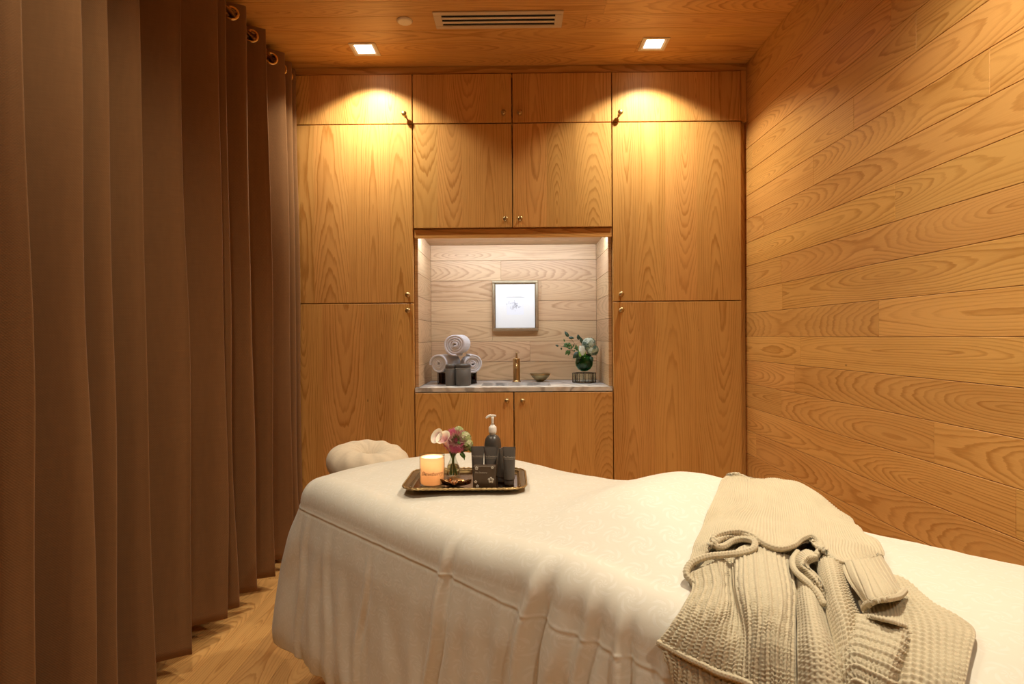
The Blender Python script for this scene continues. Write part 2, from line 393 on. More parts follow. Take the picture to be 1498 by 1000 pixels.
mb = MB(); sx0, sx1, sy0, sy1 = -.205, .198, 3.47, 3.70
y0, y1 = DY+.001, NB
for a, b in (((X1+.003, y0, Z4-.001), (sx0, y1, ZT)), ((sx1, y0, Z4-.001), (X3-.003, y1, ZT)), ((sx0, y0, Z4-.001), (sx1, sy0, ZT)), ((sx0, sy1, Z4-.001), (sx1, y1, ZT))):
    mb.box(a, b, 0)
ob = mb.build('slab', STONE, ct)
mb = MB(); d = .12
mb.box((sx0-.008, sy0-.008, ZT-.022-d), (sx1+.008, sy1+.008, ZT-.022-d+.008), 0)
for a, b in (((sx0-.008, sy0-.008), (sx0, sy1+.008)), ((sx1, sy0-.008), (sx1+.008, sy1+.008)), ((sx0, sy0-.008), (sx1, sy0)), ((sx0, sy1), (sx1, sy1+.008))):
    mb.box((a[0], a[1], ZT-.022-d+.008), (b[0], b[1], Z4-.0015), 0)
mb.lathe([(0, 0), (.02, 0), (.022, .002), (0, .003)], 24, M=Tr(0, 3.585, ZT-.014-d))
mb.build('basin', plain('glazed white basin', (.8, .79, .77), .2), ct)
# ------------------------------------------------------------------ ceiling fittings and lights
def emis(name, col, st):
    m = bpy.data.materials.new(name); m.use_nodes = True; nt = m.node_tree; nt.nodes.clear()
    e = nt.nodes.new('ShaderNodeEmission'); e.inputs[0].default_value = (*col, 1); e.inputs[1].default_value = st
    o = nt.nodes.new('ShaderNodeOutputMaterial'); nt.links.new(e.outputs[0], o.inputs[0]); return m
LAMP = emis('lamp glass', (1, .94, .80), 6.0)
FRAME = plain('painted steel frame', (.68, .57, .42), .45)
REFL = plain('satin reflector', (.85, .82, .74), .35, .0)
WARM = (1.0, .90, .70)
def downlight(x, y, label, power, cone=106, blend=.12, aim=None, rad=.02):
    t = thing('ceiling_downlight', label, 'downlight', (x, y, ZC), 0, 'square recessed downlights')
    s = .069; q = .056; mb = MB()
    for a, b in (((-s, -s), (s, -q)), ((-s, q), (s, s)), ((-s, -q), (-q, q)), ((q, -q), (s, q))):
        mb.box((a[0], a[1], -.004), (b[0], b[1], -.0002), .001)
    mb.build('frame', FRAME, t)
    mb = MB(); i = .045; h = -.0006
    # shallow tapered reflector seated in the frame
    v = [(-q, -q, -.004), (q, -q, -.004), (q, q, -.004), (-q, q, -.004), (-i, -i, h), (i, -i, h), (i, i, h), (-i, i, h)]
    mb.add(v, [(0, 1, 5, 4), (1, 2, 6, 5), (2, 3, 7, 6), (3, 0, 4, 7)]); mb.build('reflector', REFL, t)
    MB().box((-i, -i, h-.0004), (i, i, h)).build('lens', LAMP, t)
    l = bpy.data.lights.new('downlight_beam', 'SPOT'); l.energy = power; l.color = WARM; l.spot_size = math.radians(cone); l.spot_blend = blend; l.shadow_soft_size = rad
    lo = bpy.data.objects.new('downlight_beam', l); COL.objects.link(lo); lo.parent = t; lo.location = (0, 0, -.012)
    l.use_nodes = True; nt = l.node_tree; em = [n for n in nt.nodes if n.type == 'EMISSION'][0]
    g = nt.nodes.new('ShaderNodeNewGeometry'); sp = nt.nodes.new('ShaderNodeSeparateXYZ'); nt.links.new(g.outputs['Incoming'], sp.inputs[0])
    ab = nt.nodes.new('ShaderNodeMath'); ab.operation = 'ABSOLUTE'; nt.links.new(sp.outputs[2], ab.inputs[0])
    pw = nt.nodes.new('ShaderNodeMath'); pw.operation = 'POWER'; nt.links.new(ab.outputs[0], pw.inputs[0]); pw.inputs[1].default_value = 2.4
    ml = nt.nodes.new('ShaderNodeMath'); ml.operation = 'MULTIPLY'; nt.links.new(pw.outputs[0], ml.inputs[0]); ml.inputs[1].default_value = 2.0
    nt.links.new(ml.outputs[0], em.inputs['Strength'])
    return t
P1 = 38
downlight(-.784, 3.16, 'square recessed ceiling light nearest the curtains, above the left cabinet doors', P1, 124, .30)
downlight(.722, 3.135, 'square recessed ceiling light above the right cabinet doors', P1, 124, .30)
for x, y, p, lb in ((-.75, 1.35, 33, 'square recessed ceiling light over the curtain side of the bed'), (.75, 1.35, 76, 'square recessed ceiling light over the cardigan, near the planked wall'), (-.75, -.5, 30, 'square recessed ceiling light in the near corner by the curtain'), (.75, -.5, 52, 'square recessed ceiling light in the near corner by the planked wall')):
    downlight(x, y, lb, p, 140, .6, rad=.05)
# linear air grille
vt = thing('air_vent', 'long slotted air grille set in the planked ceiling', 'vent', (-.075, 2.876, ZC), 0)
mb = MB(); W, Hh = .305, .075; w, h = .268, .048; z0, z1 = -.007, -.0002
for a, b in (((-W, -Hh), (W, -h)), ((-W, h), (W, Hh)), ((-W, -h), (-w, h)), ((w, -h), (W, h))): mb.box((a[0], a[1], z0), (b[0], b[1], z1), .002)
mb.build('frame', plain('beige vent paint', (.60, .47, .32), .5), vt)
MB().box((-w, -h, -.0012), (w, h, -.0002)).build('backing', plain('duct black', (.01, .008, .006), .9), vt)
for k in range(2):
    yy = -.0185+k*.037
    MB().box((-w, yy-.0085, -.006), (w, yy+.0085, -.003), .001).build('slat', FRAME, vt)
so = thing('sprinkler_cover', 'round pale cover plate on the ceiling left of the air grille', 'ceiling cover', (-.523, 2.88, ZC))
MB().lathe([(0, -.010), (.026, -.010), (.032, -.0085), (.036, -.005), (.0365, -.0002)], 40, caps=False).build('plate', plain('cream cover', (.80, .68, .52), .5), so)
MB().lathe([(.0365, -.0014), (.0385, -.0012), (.0385, -.0002)], 40, caps=False).build('rim', plain('rim paint', (.40, .28, .16), .5), so)
# niche LED strip behind the valance
ls = thing('led_strip', 'cool white light strip hidden behind the niche valance', 'light strip', (-.016, DY+.055, NZ))
MB().box((-.53, -.008, -.012), (.53, .008, -.0002), .001).build('channel', plain('aluminium channel', (.7, .7, .7), .4, 1.0), ls)
MB().box((-.525, -.006, -.0150), (.525, .006, -.0122)).build('diffuser', emis('led diffuser', (.86, .93, 1.0), 4.0), ls)
l = bpy.data.lights.new('strip_glow', 'AREA'); l.shape = 'RECTANGLE'; l.size = 1.05; l.size_y = .012; l.energy = 10.5; l.color = (.74, .86, 1.0)
lo = bpy.data.objects.new('strip_glow', l); COL.objects.link(lo); lo.parent = ls; lo.location = (0, 0, -.0158); lo.rotation_euler = (math.radians(50), 0, 0)

# ------------------------------------------------------------------ curtains
def fabric(name, col, scale=900, rough=.9, sheen=.3):
    t = NT(name); uv = t.n('ShaderNodeUVMap', uv_map='UVMap').outputs[0]; s = t.sep(uv)
    wx = t.m_('SINE', t.m_('MULTIPLY', s[0], scale)); wy = t.m_('SINE', t.m_('MULTIPLY', s[1], scale))
    n = t.noise(t.vec(t.m_('MULTIPLY', s[0], 60), t.m_('MULTIPLY', s[1], 12)), 1.0, 4, .6); n2 = t.noise(t.vec(t.m_('MULTIPLY', s[0], 12), t.m_('MULTIPLY', s[1], 260)), 1.0, 3, .6)
    f = t.m_('MULTIPLY_ADD', n, .5, t.m_('MULTIPLY', n2, .5))
    t.set(Base_Color=t.mix(f, tuple(c*.78 for c in col), tuple(c*1.2 for c in col)), Roughness=rough)
    t.put(t.b.inputs['Sheen Weight'], sheen*.35); t.put(t.b.inputs['Sheen Roughness'], .5); t.put(t.b.inputs['Specular IOR Level'], .2)
    t.put(t.b.inputs['Normal'], t.bump(t.m_('ADD', t.m_('MULTIPLY', wx, wy), t.m_('MULTIPLY', f, 2)), .15, .001)); return t.m
CURT = fabric('taupe linen', (.215, .108, .042))
GOLD = metal('polished brass', (.92, .66, .32), .16, .1)
def catmull(P, n):
    P = np.asarray(P, float); m = len(P); Q = np.vstack([2*P[0]-P[1], P, 2*P[-1]-P[-2]]); out = []
    for i in range(m-1):
        p0, p1, p2, p3 = Q[i:i+4]
        for t in np.arange(n)/n:
            out.append(.5*((2*p1)+(-p0+p2)*t+(2*p0-5*p1+4*p2-p3)*t*t+(-p0+3*p1-3*p2+p3)*t**3))
    out.append(P[-1]); return np.array(out)
def curtain(label, peaks, zb, xp, xv, rings, seed):
    """peaks: (y, depth factor, skew) of the folds that stand out into the room"""
    r = random.Random(seed); ctl = []
    for i, (y, k) in enumerate(peaks):
        if i > 0:
            yv = peaks[i-1][0]+(y-peaks[i-1][0])*.50
            dep = min(1.0, (y-peaks[i-1][0])/.17)
            ctl.append((xv+(1-dep)*(xp-xv)*.75, yv))
        ctl.append((xp-(1-k)*.05, y-.012)); ctl.append((xp-(1-k)*.05-.004, y+.012))
    ctl = np.array(ctl); base = catmull(ctl, 14); nu = len(base)
    zt = 2.690; ZR = list(np.linspace(zt, 2.59, 26)) + list(np.linspace(2.59, zb, 82))[1:]; NV = len(ZR); P = np.zeros((NV, nu, 3)); U = np.zeros((NV, nu, 2))
    sl = np.concatenate([[0], np.cumsum(np.linalg.norm(np.diff(base, axis=0), axis=1))])
    sh = [r.uniform(-1, 1) for _ in range(60)]
    for j in range(NV):
        z = ZR[j]; a = (z-zt)/(zb-zt)
        amp = .82+.30*a
        yw = np.array([.018*mnoise.noise(Vector((y*5, z*.7, seed))) + .010*mnoise.noise(Vector((y*17, z*1.5, seed+9))) for _, y in base])*(.2+a)
        xw = np.array([.018*mnoise.noise(Vector((y*9, z*.9, seed+3))) + .013*mnoise.noise(Vector((y*20, z*1.2, seed+5))) for _, y in base])*(.25+a)
        mid = (xp+xv)/2
        P[j, :, 0] = mid + (base[:, 0]-mid)*amp + xw - .01*a
        P[j, :, 1] = base[:, 1]+yw
        P[j, :, 2] = z + (.004*math.sin(j) if False else 0)
        U[j, :, 0] = sl; U[j, :, 1] = z
    root = thing('curtain', label, 'curtain', (0, 0, 0), 0, None)
    F = grid_faces(NV, nu); jr = int(np.argmin(abs(np.array(ZR)-2.645))); row = P[jr]; xr = -1.248
    rings = []
    for i in range(nu-1):
        if (row[i, 0]-xr)*(row[i+1, 0]-xr) < 0: q = (xr-row[i, 0])/(row[i+1, 0]-row[i, 0]); rings.append((row[i]*(1-q)+row[i+1]*q, i))
    Vf = P.reshape(-1, 3); cen = Vf[F].mean(1); keep = np.ones(len(F), bool)
    for c_, _i in rings: keep &= np.linalg.norm(cen-np.array([c_[0], c_[1], 2.645]), axis=1) > .0245
    F = F[keep]
    cl = np_obj('cloth', P.reshape(-1, 3), F, CURT, root, U.reshape(-1, 2))
    so = cl.modifiers.new('thick', 'SOLIDIFY'); so.thickness = .003; so.offset = 0
    # bottom hem: stitched band slightly proud of the cloth
    for c_, i in rings:
        mbr = MB(); R0, r0 = .0275, .0058
        pts = [(R0*math.cos(2*PI*k/36), 0, R0*math.sin(2*PI*k/36)) for k in range(36)]
        mbr.tube(pts, r0, 12, closed=True)
        g = mbr.build('grommet', GOLD, root)
        # nearest cloth tangent at the ring
        i = min(max(i, 2), nu-3)
        tx, ty = row[i+2, :2]-row[i-2, :2]; ang = math.atan2(ty, tx)
        g.matrix_local = Tr(c_[0], c_[1], 2.645) @ Ro(ang, 'Z')
    return root
pk1 = [(-.35, 1), (-.12, .9), (.12, 1), (.33, .8), (.56, 1), (.80, .9), (1.02, 1), (1.24, .85), (1.447, 1), (1.65, .95), (1.775, .75), (1.92, .9), (2.144, 1), (2.42, 1), (2.514, .8), (2.69, 1)]
pk2 = [(2.72, .2), (2.89, 1), (3.13, 1), (3.24, .95), (3.325, .9)]
curtain('long brown linen curtain panel filling the left foreground', pk1, .075, -1.192, -1.372, [(.45, -1.25), (.9, -1.25), (1.33, -1.25), (2.3, -1.25)], 3)
curtain('brown linen curtain panel with gold eyelets next to the cabinets', pk2, .062, -1.192, -1.372, [(2.835, -1.245), (3.06, -1.245)], 11)
rod = thing('curtain_rod', 'brass curtain rod running through the eyelets', 'curtain rod', (-1.248, .4, 2.645))
MB().tube([(0, -1.0, 0), (0, 2.93, 0)], .0125, 20).build('pole', GOLD, rod)
for yb in (-.2, 1.0, 2.1):
    mb = MB(); mb.tube([(0, yb, .0128), (0, yb, ZC-2.645-.004)], .005, 12); mb.lathe([(0, 0), (.022, 0), (.022, .004), (0, .004)], 24, M=Tr(0, yb, ZC-2.645-.0045)); mb.build('bracket', GOLD, rod)

# ------------------------------------------------------------------ treatment table
HB = Vector((-.470, 2.214, 0)); UB = Vector((.70, -.714, 0)).normalized(); VB = Vector((-.714, -.70, 0)).normalized()
BED_ANG = math.atan2(UB.y, UB.x)
# local frame: +x along the bed (head at 0), +y = -VB
def bedp(s, v, z): return Vector((HB.x+UB.x*s+VB.x*v, HB.y+UB.y*s+VB.y*v, z))
LB, WB, RC = 1.91, .368, .09
tb = thing('massage_table', 'padded massage table with cushioned face rest, hidden under the cream duvet', 'massage table', (HB.x, HB.y, 0), BED_ANG)
PADM = plain('cream vinyl', (.55, .48, .38), .45)
mb = MB(); mb.box((.05, -.29, .585), (LB-.07, .29, .665), .03, smooth=False); mb.build('padded_top', PADM, tb)
LEGW = wood('dark stained leg', (.20, .10, .05), (.10, .05, .02))
for sx in (.22, LB-.25):
    for sy in (-.22, .22):
        MB().box((sx-.025, sy-.025, .0), (sx+.025, sy+.025, .584), .004, sd3()).build('leg', LEGW, tb)
MB().box((.2, -.2, .22), (LB-.22, .2, .245), .004, sd3()).build('shelf', LEGW, tb)
mb = MB()
for sy in (-.06, .06): mb.tube([(.06, sy, .60), (-.04, sy, .60), (-.09, sy, .64), (-.2, sy, .652)], .008, 10)
mb.build('headrest_bracket', plain('steel', (.5, .5, .5), .35, 1.0), tb)
# ring cushion
def cushion():
    NU, NVv = 160, 64; P = np.zeros((NVv, NU, 3))
    for i in range(NU):
        a = 2*PI*i/NU
        ro = 1.0
        for j in range(NVv):
            b = 2*PI*j/NVv
            R0 = .088; rx = .076*(1+.03*math.sin(3*a+1)); rz = .060+.006*math.cos(a)
            rr = R0+rx*math.cos(b)
            if math.cos(b) < -.55: rr += .0
            inner = max(0, -math.cos(b))
            z = rz*math.sin(b)*(1-.15*inner)
            # gathers that radiate from the centre
            ga = inner*(.0045*math.sin(17*a+2*math.sin(3*a)) + .003*math.sin(29*a)) + .0022*max(0, math.sin(b))*math.sin(11*a+3*b)
            sk = math.exp(-((b-5.6)/.35)**2)*.004*math.sin(41*a)
            rr2 = rr+ga+sk; z += ga*.8
            P[j, i] = (rr2*math.cos(a)*1.0, rr2*math.sin(a)*.98, z+.003*mnoise.noise(Vector((math.cos(a)*2, math.sin(a)*2, b))))
    return P
P = cushion(); uu, vv = np.meshgrid(np.linspace(0, 1, P.shape[1]), np.linspace(0, .4, P.shape[0]))
SHEET = fabric('oatmeal cotton cover', (.66, .56, .42), 1500, .85, .2)
cu = np_obj('face_cushion', P.reshape(-1, 3), grid_faces(P.shape[0], P.shape[1], True, True, flip=True), SHEET, tb, np.stack([uu, vv], -1).reshape(-1, 2))
cu.matrix_local = Tr(-.199, .030, .716) @ Ro(math.radians(11), 'Y'); cu['label'] = 'ring-shaped beige cushion with a gathered centre'

# ------------------------------------------------------------------ duvet
def outline(t):
    """t arc length along rounded rectangle, starting mid near side heading to the head"""
    pass
def sm(a, b, x): x = np.clip((x-a)/(b-a), 0, 1); return x*x*(3-2*x)
def make_outline(ds=.0045):
    # points and outward normals in (s, v); near side v=+W
    L, W, r = LB, WB, RC; pts = []; nr = []
    def line(a, b, n):
        m = max(2, int(math.dist(a, b)/ds))
        for k in range(m): pts.append((a[0]+(b[0]-a[0])*k/m, a[1]+(b[1]-a[1])*k/m)); nr.append(n)
    def arc(c, a0, a1):
        m = int(abs(a1-a0)*(r+.15)/ds)
        for k in range(m):
            a = a0+(a1-a0)*k/m; pts.append((c[0]+r*math.cos(a), c[1]+r*math.sin(a))); nr.append((math.cos(a), math.sin(a)))
    line((L-r, W), (r, W), (0, 1)); arc((r, W-r), PI/2, PI)
    line((0, W-r), (0, -W+r), (-1, 0)); arc((r, -W+r), PI, 1.5*PI)
    line((r, -W), (L-r, -W), (0, -1)); arc((L-r, -W+r), 1.5*PI, 2*PI)
    line((L, -W+r), (L, W-r), (1, 0)); arc((L-r, W-r), 0, PI/2)
    return np.array(pts), np.array(nr)
def top_z(s, v):
    av = np.abs(v)/WB; e = np.minimum(s, LB-s)
    z = .770 - .026*av**3.0 - .014*sm(.14, 0, e)
    z += .092*np.exp(-((s-1.14)/.22)**2)*(1-.85*sm(.02, .36, v))*(1-.6*sm(-.18, -.42, v))
    z += .008*np.exp(-((s-.30)/.25)**2)
    return z
OUT, NOR = make_outline(); NTT = len(OUT)
def vnoise(X, Y, Z): return np.array([mnoise.noise(Vector((a, b, c))) for a, b, c in zip(X.ravel(), Y.ravel(), Z.ravel())]).reshape(X.shape)
# hand placed drape folds on the near side: (s at top, s at hem, start depth, width, amplitude)
FOLDS = [(.06, .02, .05, .030, .016), (.13, .10, .02, .022, .012), (.20, .22, .10, .028, .013), (.25, .33, .04, .020, .010), (.33, .42, .14, .030, .012),
 (.43, .50, .20, .026, .010), (.505, .455, .03, .012, .010), (.58, .62, .16, .035, .012), (.70, .74, .10, .03, .010), (.815, .765, -.10, .016, .020), (.86, .88, .05, .022, .009),
 (.94, .92, .02, .03, .010), (1.01, .99, -.02, .022, .010), (1.095, 1.035, -.10, .022, .020), (1.17, 1.10, -.04, .030, .012), (1.225, 1.20, -.07, .016, .014), (1.27, 1.23, .02, .024, .010),
 (1.305, 1.295, -.06, .013, .016), (1.345, 1.32, -.01, .020, .009), (1.39, 1.375, -.07, .016, .013), (1.45, 1.45, -.02, .02, .016), (1.53, 1.54, 0, .03, .018), (1.62, 1.64, 0, .03, .015), (1.72, 1.75, .0, .03, .02)]
def duvet():
    pts, nr = OUT, NOR; n = NTT
    spine = np.stack([np.clip(pts[:, 0], WB, LB-WB), np.zeros(n)], 1)
    per = np.concatenate([[0], np.cumsum(np.linalg.norm(np.diff(pts, axis=0), axis=1))])
    RA = .078; near = (nr[:, 1] > .999)
    rows = []; uvr = []
    # top: from the spine to the start of the rounded edge
    inner = pts - nr*RA
    def wr(s, v, amp=1.0):
        Z0_ = np.zeros_like(s)
        return amp*(.0045*vnoise(s*3.1, v*3.1, Z0_+.3) + .0030*vnoise(s*8, v*6, Z0_+4.3) + .0012*vnoise(s*21, v*14, Z0_+8.3))
    K = 66
    for k in range(K):
        a = k/K; p = spine + (inner-spine)*a
        s, v = p[:, 0], p[:, 1]
        rows.append(np.stack([s, v, top_z(s, v)+wr(s, v)], 1)); uvr.append(p)
    ez = top_z(inner[:, 0], inner[:, 1])
    # pull the edge down where the bolster lifts it, so that the side stays long
    qs = np.concatenate([np.linspace(0, PI/2*RA, 16)[:-1], PI/2*RA + np.linspace(0, 1, 210)**1.0*.60])
    hemz = .215 + .012*np.sin(per*5.1+.4) + .008*np.sin(per*11.3)
    cornerness = np.where((np.abs(nr[:, 0]) > .02) & (np.abs(nr[:, 1]) > .02), 1-(np.abs(np.abs(nr[:, 0])-np.abs(nr[:, 1]))), 0.0)
    ang = np.arctan2(nr[:, 0], nr[:, 1])
    for q in qs:
        if q < PI/2*RA:
            th = q/RA; off = -RA+RA*math.sin(th); z = ez - RA*(1-math.cos(th)); dn = 0.0; depth = RA*(1-math.cos(th))
            dfrac = 0.0; depth_v = np.full(n, depth-RA)
        else:
            dfrac = (q-PI/2*RA)/.60; z = (ez-RA)*(1-dfrac) + hemz*dfrac; off = 0.0
            depth_v = np.full(n, (q-PI/2*RA)*1.0)
        depth_v = (ez-z) - RA     # <0 on the rounded edge, grows to the hem
        fl = np.maximum(depth_v, 0)
        out = off + .022*sm(-.05, .12, fl) + .026*sm(0, .5, fl) + cornerness*(.030*sm(-.05, .15, fl)+.030*sm(.05, .48, fl))
        # bulge above the hem, tucked in below
        out = out - .012*sm(.40, .52, fl)
        # folds
        disp = np.zeros(n)
        sN = pts[:, 0]
        for (s0, s1, d0, w, A) in FOLDS:
            c = s0+(s1-s0)*np.clip(fl/.5, 0, 1.2); gate = sm(d0-.03, d0+.14, depth_v)
            x = (sN-c+.006*np.sin(fl*23+s0*40))/(w*.85)
            disp += np.where(nr[:, 1] > .55, 1, 0)*A*(1.05 if s0 > 1.05 else .62)*gate*(1-(.45 if s0 > 1.05 else 0)*sm(.12, .35, fl))*(np.exp(-x*x) - .75*np.exp(-((x-1.7)/.9)**2))
        pz = np.full(n, 0.0)
        g2 = sm(.0, .35, fl)
        disp2 = g2*(.008*vnoise(per*5.5, fl*1.0, pz+2) + .0028*vnoise(per*11+fl*7, fl*5, pz+7)) + .002*vnoise(per*30, fl*12, pz+1)
        far = np.where(nr[:, 1] > .55, .55, 1.5)
        disp += disp2*far
        # sewn border ridge
        zz = .668
        disp += .0015*np.exp(-((z-zz)/.0026)**2) - .0010*np.exp(-((z-zz+.007)/.004)**2) + .0020*np.sin(per*70)*np.exp(-((z-zz+.004)/.02)**2)*vnoise(per*9, pz, pz+3)
        p = pts + nr*(out+disp)[:, None]
        w_ = wr(p[:, 0], p[:, 1]+fl, 1.0)*(1 if dfrac == 0 else 0)
        rows.append(np.stack([p[:, 0], p[:, 1], z+w_], 1)); uvr.append(pts + nr*(q-RA))
    # hem turns under
    last = rows[-1].copy(); lastn = nr
    for k, (o_, dz) in enumerate(((-.004, -.004), (-.010, -.003), (-.013, .004), (-.013, .03))):
        q = last.copy(); q[:, :2] += lastn*o_; q[:, 2] += dz; rows.append(q); uvr.append(pts+nr*(.66+.01*k))
    R = np.array(rows); UV = np.array(uvr)
    W = np.zeros_like(R)
    W[..., 0] = HB.x + UB.x*R[..., 0] + VB.x*R[..., 1]; W[..., 1] = HB.y + UB.y*R[..., 0] + VB.y*R[..., 1]; W[..., 2] = R[..., 2]
    return W, UV
def duvet_mat():
    t = NT('cream jacquard cotton'); uv = t.n('ShaderNodeUVMap', uv_map='UVMap').outputs[0]; s = t.sep(uv)
    # woven rosettes in rows
    cell = .062
    row = t.m_('FLOOR', t.m_('DIVIDE', s[1], cell))
    u = t.m_('ADD', t.m_('DIVIDE', s[0], cell), t.m_('MULTIPLY', t.m_('MODULO', t.m_('ABSOLUTE', row), 2.0), .5))
    fx = t.m_('SUBTRACT', t.m_('FRACT', u), .5); fy = t.m_('SUBTRACT', t.m_('FRACT', t.m_('DIVIDE', s[1], cell)), .5)
    r = t.m_('SQRT', t.m_('ADD', t.m_('MULTIPLY', fx, fx), t.m_('MULTIPLY', fy, fy))); a = t.m_('ARCTAN2', fy, fx)
    pet = t.m_('SINE', t.m_('ADD', t.m_('MULTIPLY', a, 6.0), t.m_('MULTIPLY', r, 26.0)))
    band = t.ramp(r, [(0, (1, 1, 1)), (.12, (1, 1, 1)), (.16, (0, 0, 0)), (.2, (0, 0, 0)), (.26, (1, 1, 1)), (.38, (1, 1, 1)), (.45, (0, 0, 0))])
    motif = t.m_('MULTIPLY', t.m_('GREATER_THAN', pet, .1), band)
    wv = t.m_('MULTIPLY', t.m_('SINE', t.m_('MULTIPLY', s[0], 3000)), t.m_('SINE', t.m_('MULTIPLY', s[1], 3000)))
    n = t.noise(t.vec(s[0], s[1]), 14, 5, .6)
    h = t.m_('ADD', t.m_('MULTIPLY', motif, .25), t.m_('MULTIPLY', n, 3.0))
    t.set(Base_Color=t.mix(motif, (.67, .635, .54), (.71, .68, .60)), Roughness=t.m_('MULTIPLY_ADD', motif, -.18, .62))
    t.put(t.b.inputs['Sheen Weight'], .15); t.put(t.b.inputs['Specular IOR Level'], .35)
    t.put(t.b.inputs['Normal'], t.bump(h, .35, .0012)); return t.m
DW, DUV = duvet()
nr_, nc_ = DW.shape[:2]
DF = grid_faces(nr_, nc_, True, False)
dv = np_obj('duvet', DW.reshape(-1, 3), DF, duvet_mat(), None, DUV.reshape(-1, 2))
tag(dv, 'cream duvet with a sewn border draped over the massage table', 'duvet')
DBVH = BVHTree.FromPolygons([Vector(p) for p in DW[:-3, ::2].reshape(-1, 3)], [tuple(q) for q in grid_faces(nr_-3, len(range(0, nc_, 2)), True, False).tolist()])
def on_bed(px, py, zfall=.75):
    d = ray(px, py).normalized(); h, nn, i, dist = DBVH.ray_cast(CO, d)
    if h is None:
        h = at_z(px, py, zfall); nn = Vector((0, 0, 1))
    if nn.dot(d) > 0: nn = -nn
    return h, nn
def drop(x, y, z=1.5):
    h, nn, i, dist = DBVH.ray_cast(Vector((x, y, z)), Vector((0, 0, -1)))
    return h.z if h is not None else .7
# ------------------------------------------------------------------ shared materials for the small things
def glass(name, col=(1, 1, 1), rough=.0, ior=1.45):
    t = NT(name); t.set(Base_Color=(*col, 1), Roughness=rough, IOR=ior); t.put(t.b.inputs['Transmission Weight'], 1.0); return t.m
def thin_glass(name, tint):
    t = NT(name); t.t.nodes.remove(t.b); tr_ = t.n('ShaderNodeBsdfTransparent'); tr_.inputs[0].default_value = (*tint, 1)
    gl = t.n('ShaderNodeBsdfGlossy'); gl.inputs['Roughness'].default_value = .02; lw = t.n('ShaderNodeLayerWeight'); lw.inputs[0].default_value = .5; fr = t.n('ShaderNodeMath', operation='MULTIPLY_ADD'); t.t.links.new(t.m_('POWER', lw.outputs['Facing'], 4.0), fr.inputs[0]); fr.inputs[1].default_value = .7; fr.inputs[2].default_value = .04
    mx = t.n('ShaderNodeMixShader'); t.t.links.new(fr.outputs[0], mx.inputs[0]); t.t.links.new(tr_.outputs[0], mx.inputs[1]); t.t.links.new(gl.outputs[0], mx.inputs[2]); t.t.links.new(mx.outputs[0], t.out.inputs[0])
    return t.m
GLASS = thin_glass('clear glass', (.93, .95, .93)); WATER = glass('water', (.93, .97, .92), 0, 1.33); GREENG = glass('dark green glass', (.10, .50, .22), .02)
TOWEL = NT('white terry'); _c = TOWEL.n('ShaderNodeTexCoord').outputs['Object']; _n = TOWEL.noise(_c, 420, 3, .7)
TOWEL.set(Base_Color=(.82, .79, .78, 1), Roughness=.95); TOWEL.put(TOWEL.b.inputs['Sheen Weight'], .4); TOWEL.put(TOWEL.b.inputs['Normal'], TOWEL.bump(_n, .9, .004)); TOWEL = TOWEL.m
CHAR = plain('charcoal plastic', (.060, .052, .046), .33); CHARM = plain('charcoal matt plastic', (.085, .075, .066), .45); WHITEP = plain('white pump plastic', (.82, .79, .74), .35)
BRONZE = metal('antique bronze', (.30, .19, .08), .30, .35); DBRONZE = metal('blackened brass', (.10, .065, .035), .35, .3)
LEAFD = plain('dark green leaf', (.020, .050, .018), .4); LEAFG = plain('fresh green leaf', (.11, .21, .04), .45); STEM = plain('green stem', (.13, .22, .05), .5)
PRINTW = plain('silver print', (.55, .50, .42), .5); PRINTK = plain('brown ink', (.035, .015, .008), .6)
def text_mesh(txt, size, mat, name, parent, xf, shear=.25, ext=.0001):
    cu_ = bpy.data.curves.new(name, 'FONT'); cu_.body = txt; cu_.size = size; cu_.shear = shear; cu_.align_x = 'CENTER'; cu_.align_y = 'CENTER'; cu_.extrude = ext; cu_.resolution_u = 3
    o = bpy.data.objects.new(name, cu_); COL.objects.link(o); dg = bpy.context.evaluated_depsgraph_get()
    me = bpy.data.meshes.new_from_object(o.evaluated_get(dg)); bpy.data.objects.remove(o); bpy.data.curves.remove(cu_)
    for v in me.vertices: v.co = xf(v.co)
    me.materials.clear(); me.materials.append(mat); me.name = name
    r = bpy.data.objects.new(name, me); COL.objects.link(r); r.parent = parent; return r
def leaf(mb, base, d, up, ln, wd, mi=0, curl=.15, n=7):
    """pointed oval leaf with thickness"""
    d = Vector(d).normalized(); up = Vector(up); sd = d.cross(up).normalized(); up = sd.cross(d).normalized(); base = Vector(base)
    top = []; bot = []
    for i in range(n+1):
        t = i/n; w = wd*.5*math.sin(PI*min(1, t**.8))**.8 if 0 < t < 1 else 0.0004
        c = base + d*(ln*t) + up*(-curl*ln*t*t); e = up*(w*.25)
        top.append([c-sd*w+e, c, c+sd*w+e]); bot.append([c-sd*w+e-up*.0006, c-up*.0010, c+sd*w+e-up*.0006])
    v = [p for r in top for p in r]+[p for r in bot for p in r]; f = []; m = 3*(n+1)
    for i in range(n):
        for k in range(2):
            a = i*3+k; f.append((a, a+1, a+4, a+3)); f.append((m+a, m+a+3, m+a+4, m+a+1))
        f.append((i*3, i*3+3, m+i*3+3, m+i*3)); f.append((i*3+2, m+i*3+2, m+i*3+5, i*3+5))
    mb.add(v, f, smooth=True, mi=mi)
def rrect(w, d, r, n=14):
    P = []
    for cx, cy, a0 in ((w/2-r, d/2-r, 0), (-w/2+r, d/2-r, PI/2), (-w/2+r, -d/2+r, PI), (w/2-r, -d/2+r, 1.5*PI)):
        for k in range(n+1):
            a = a0+PI/2*k/n; P.append((cx+r*math.cos(a), cy+r*math.sin(a)))
    return P
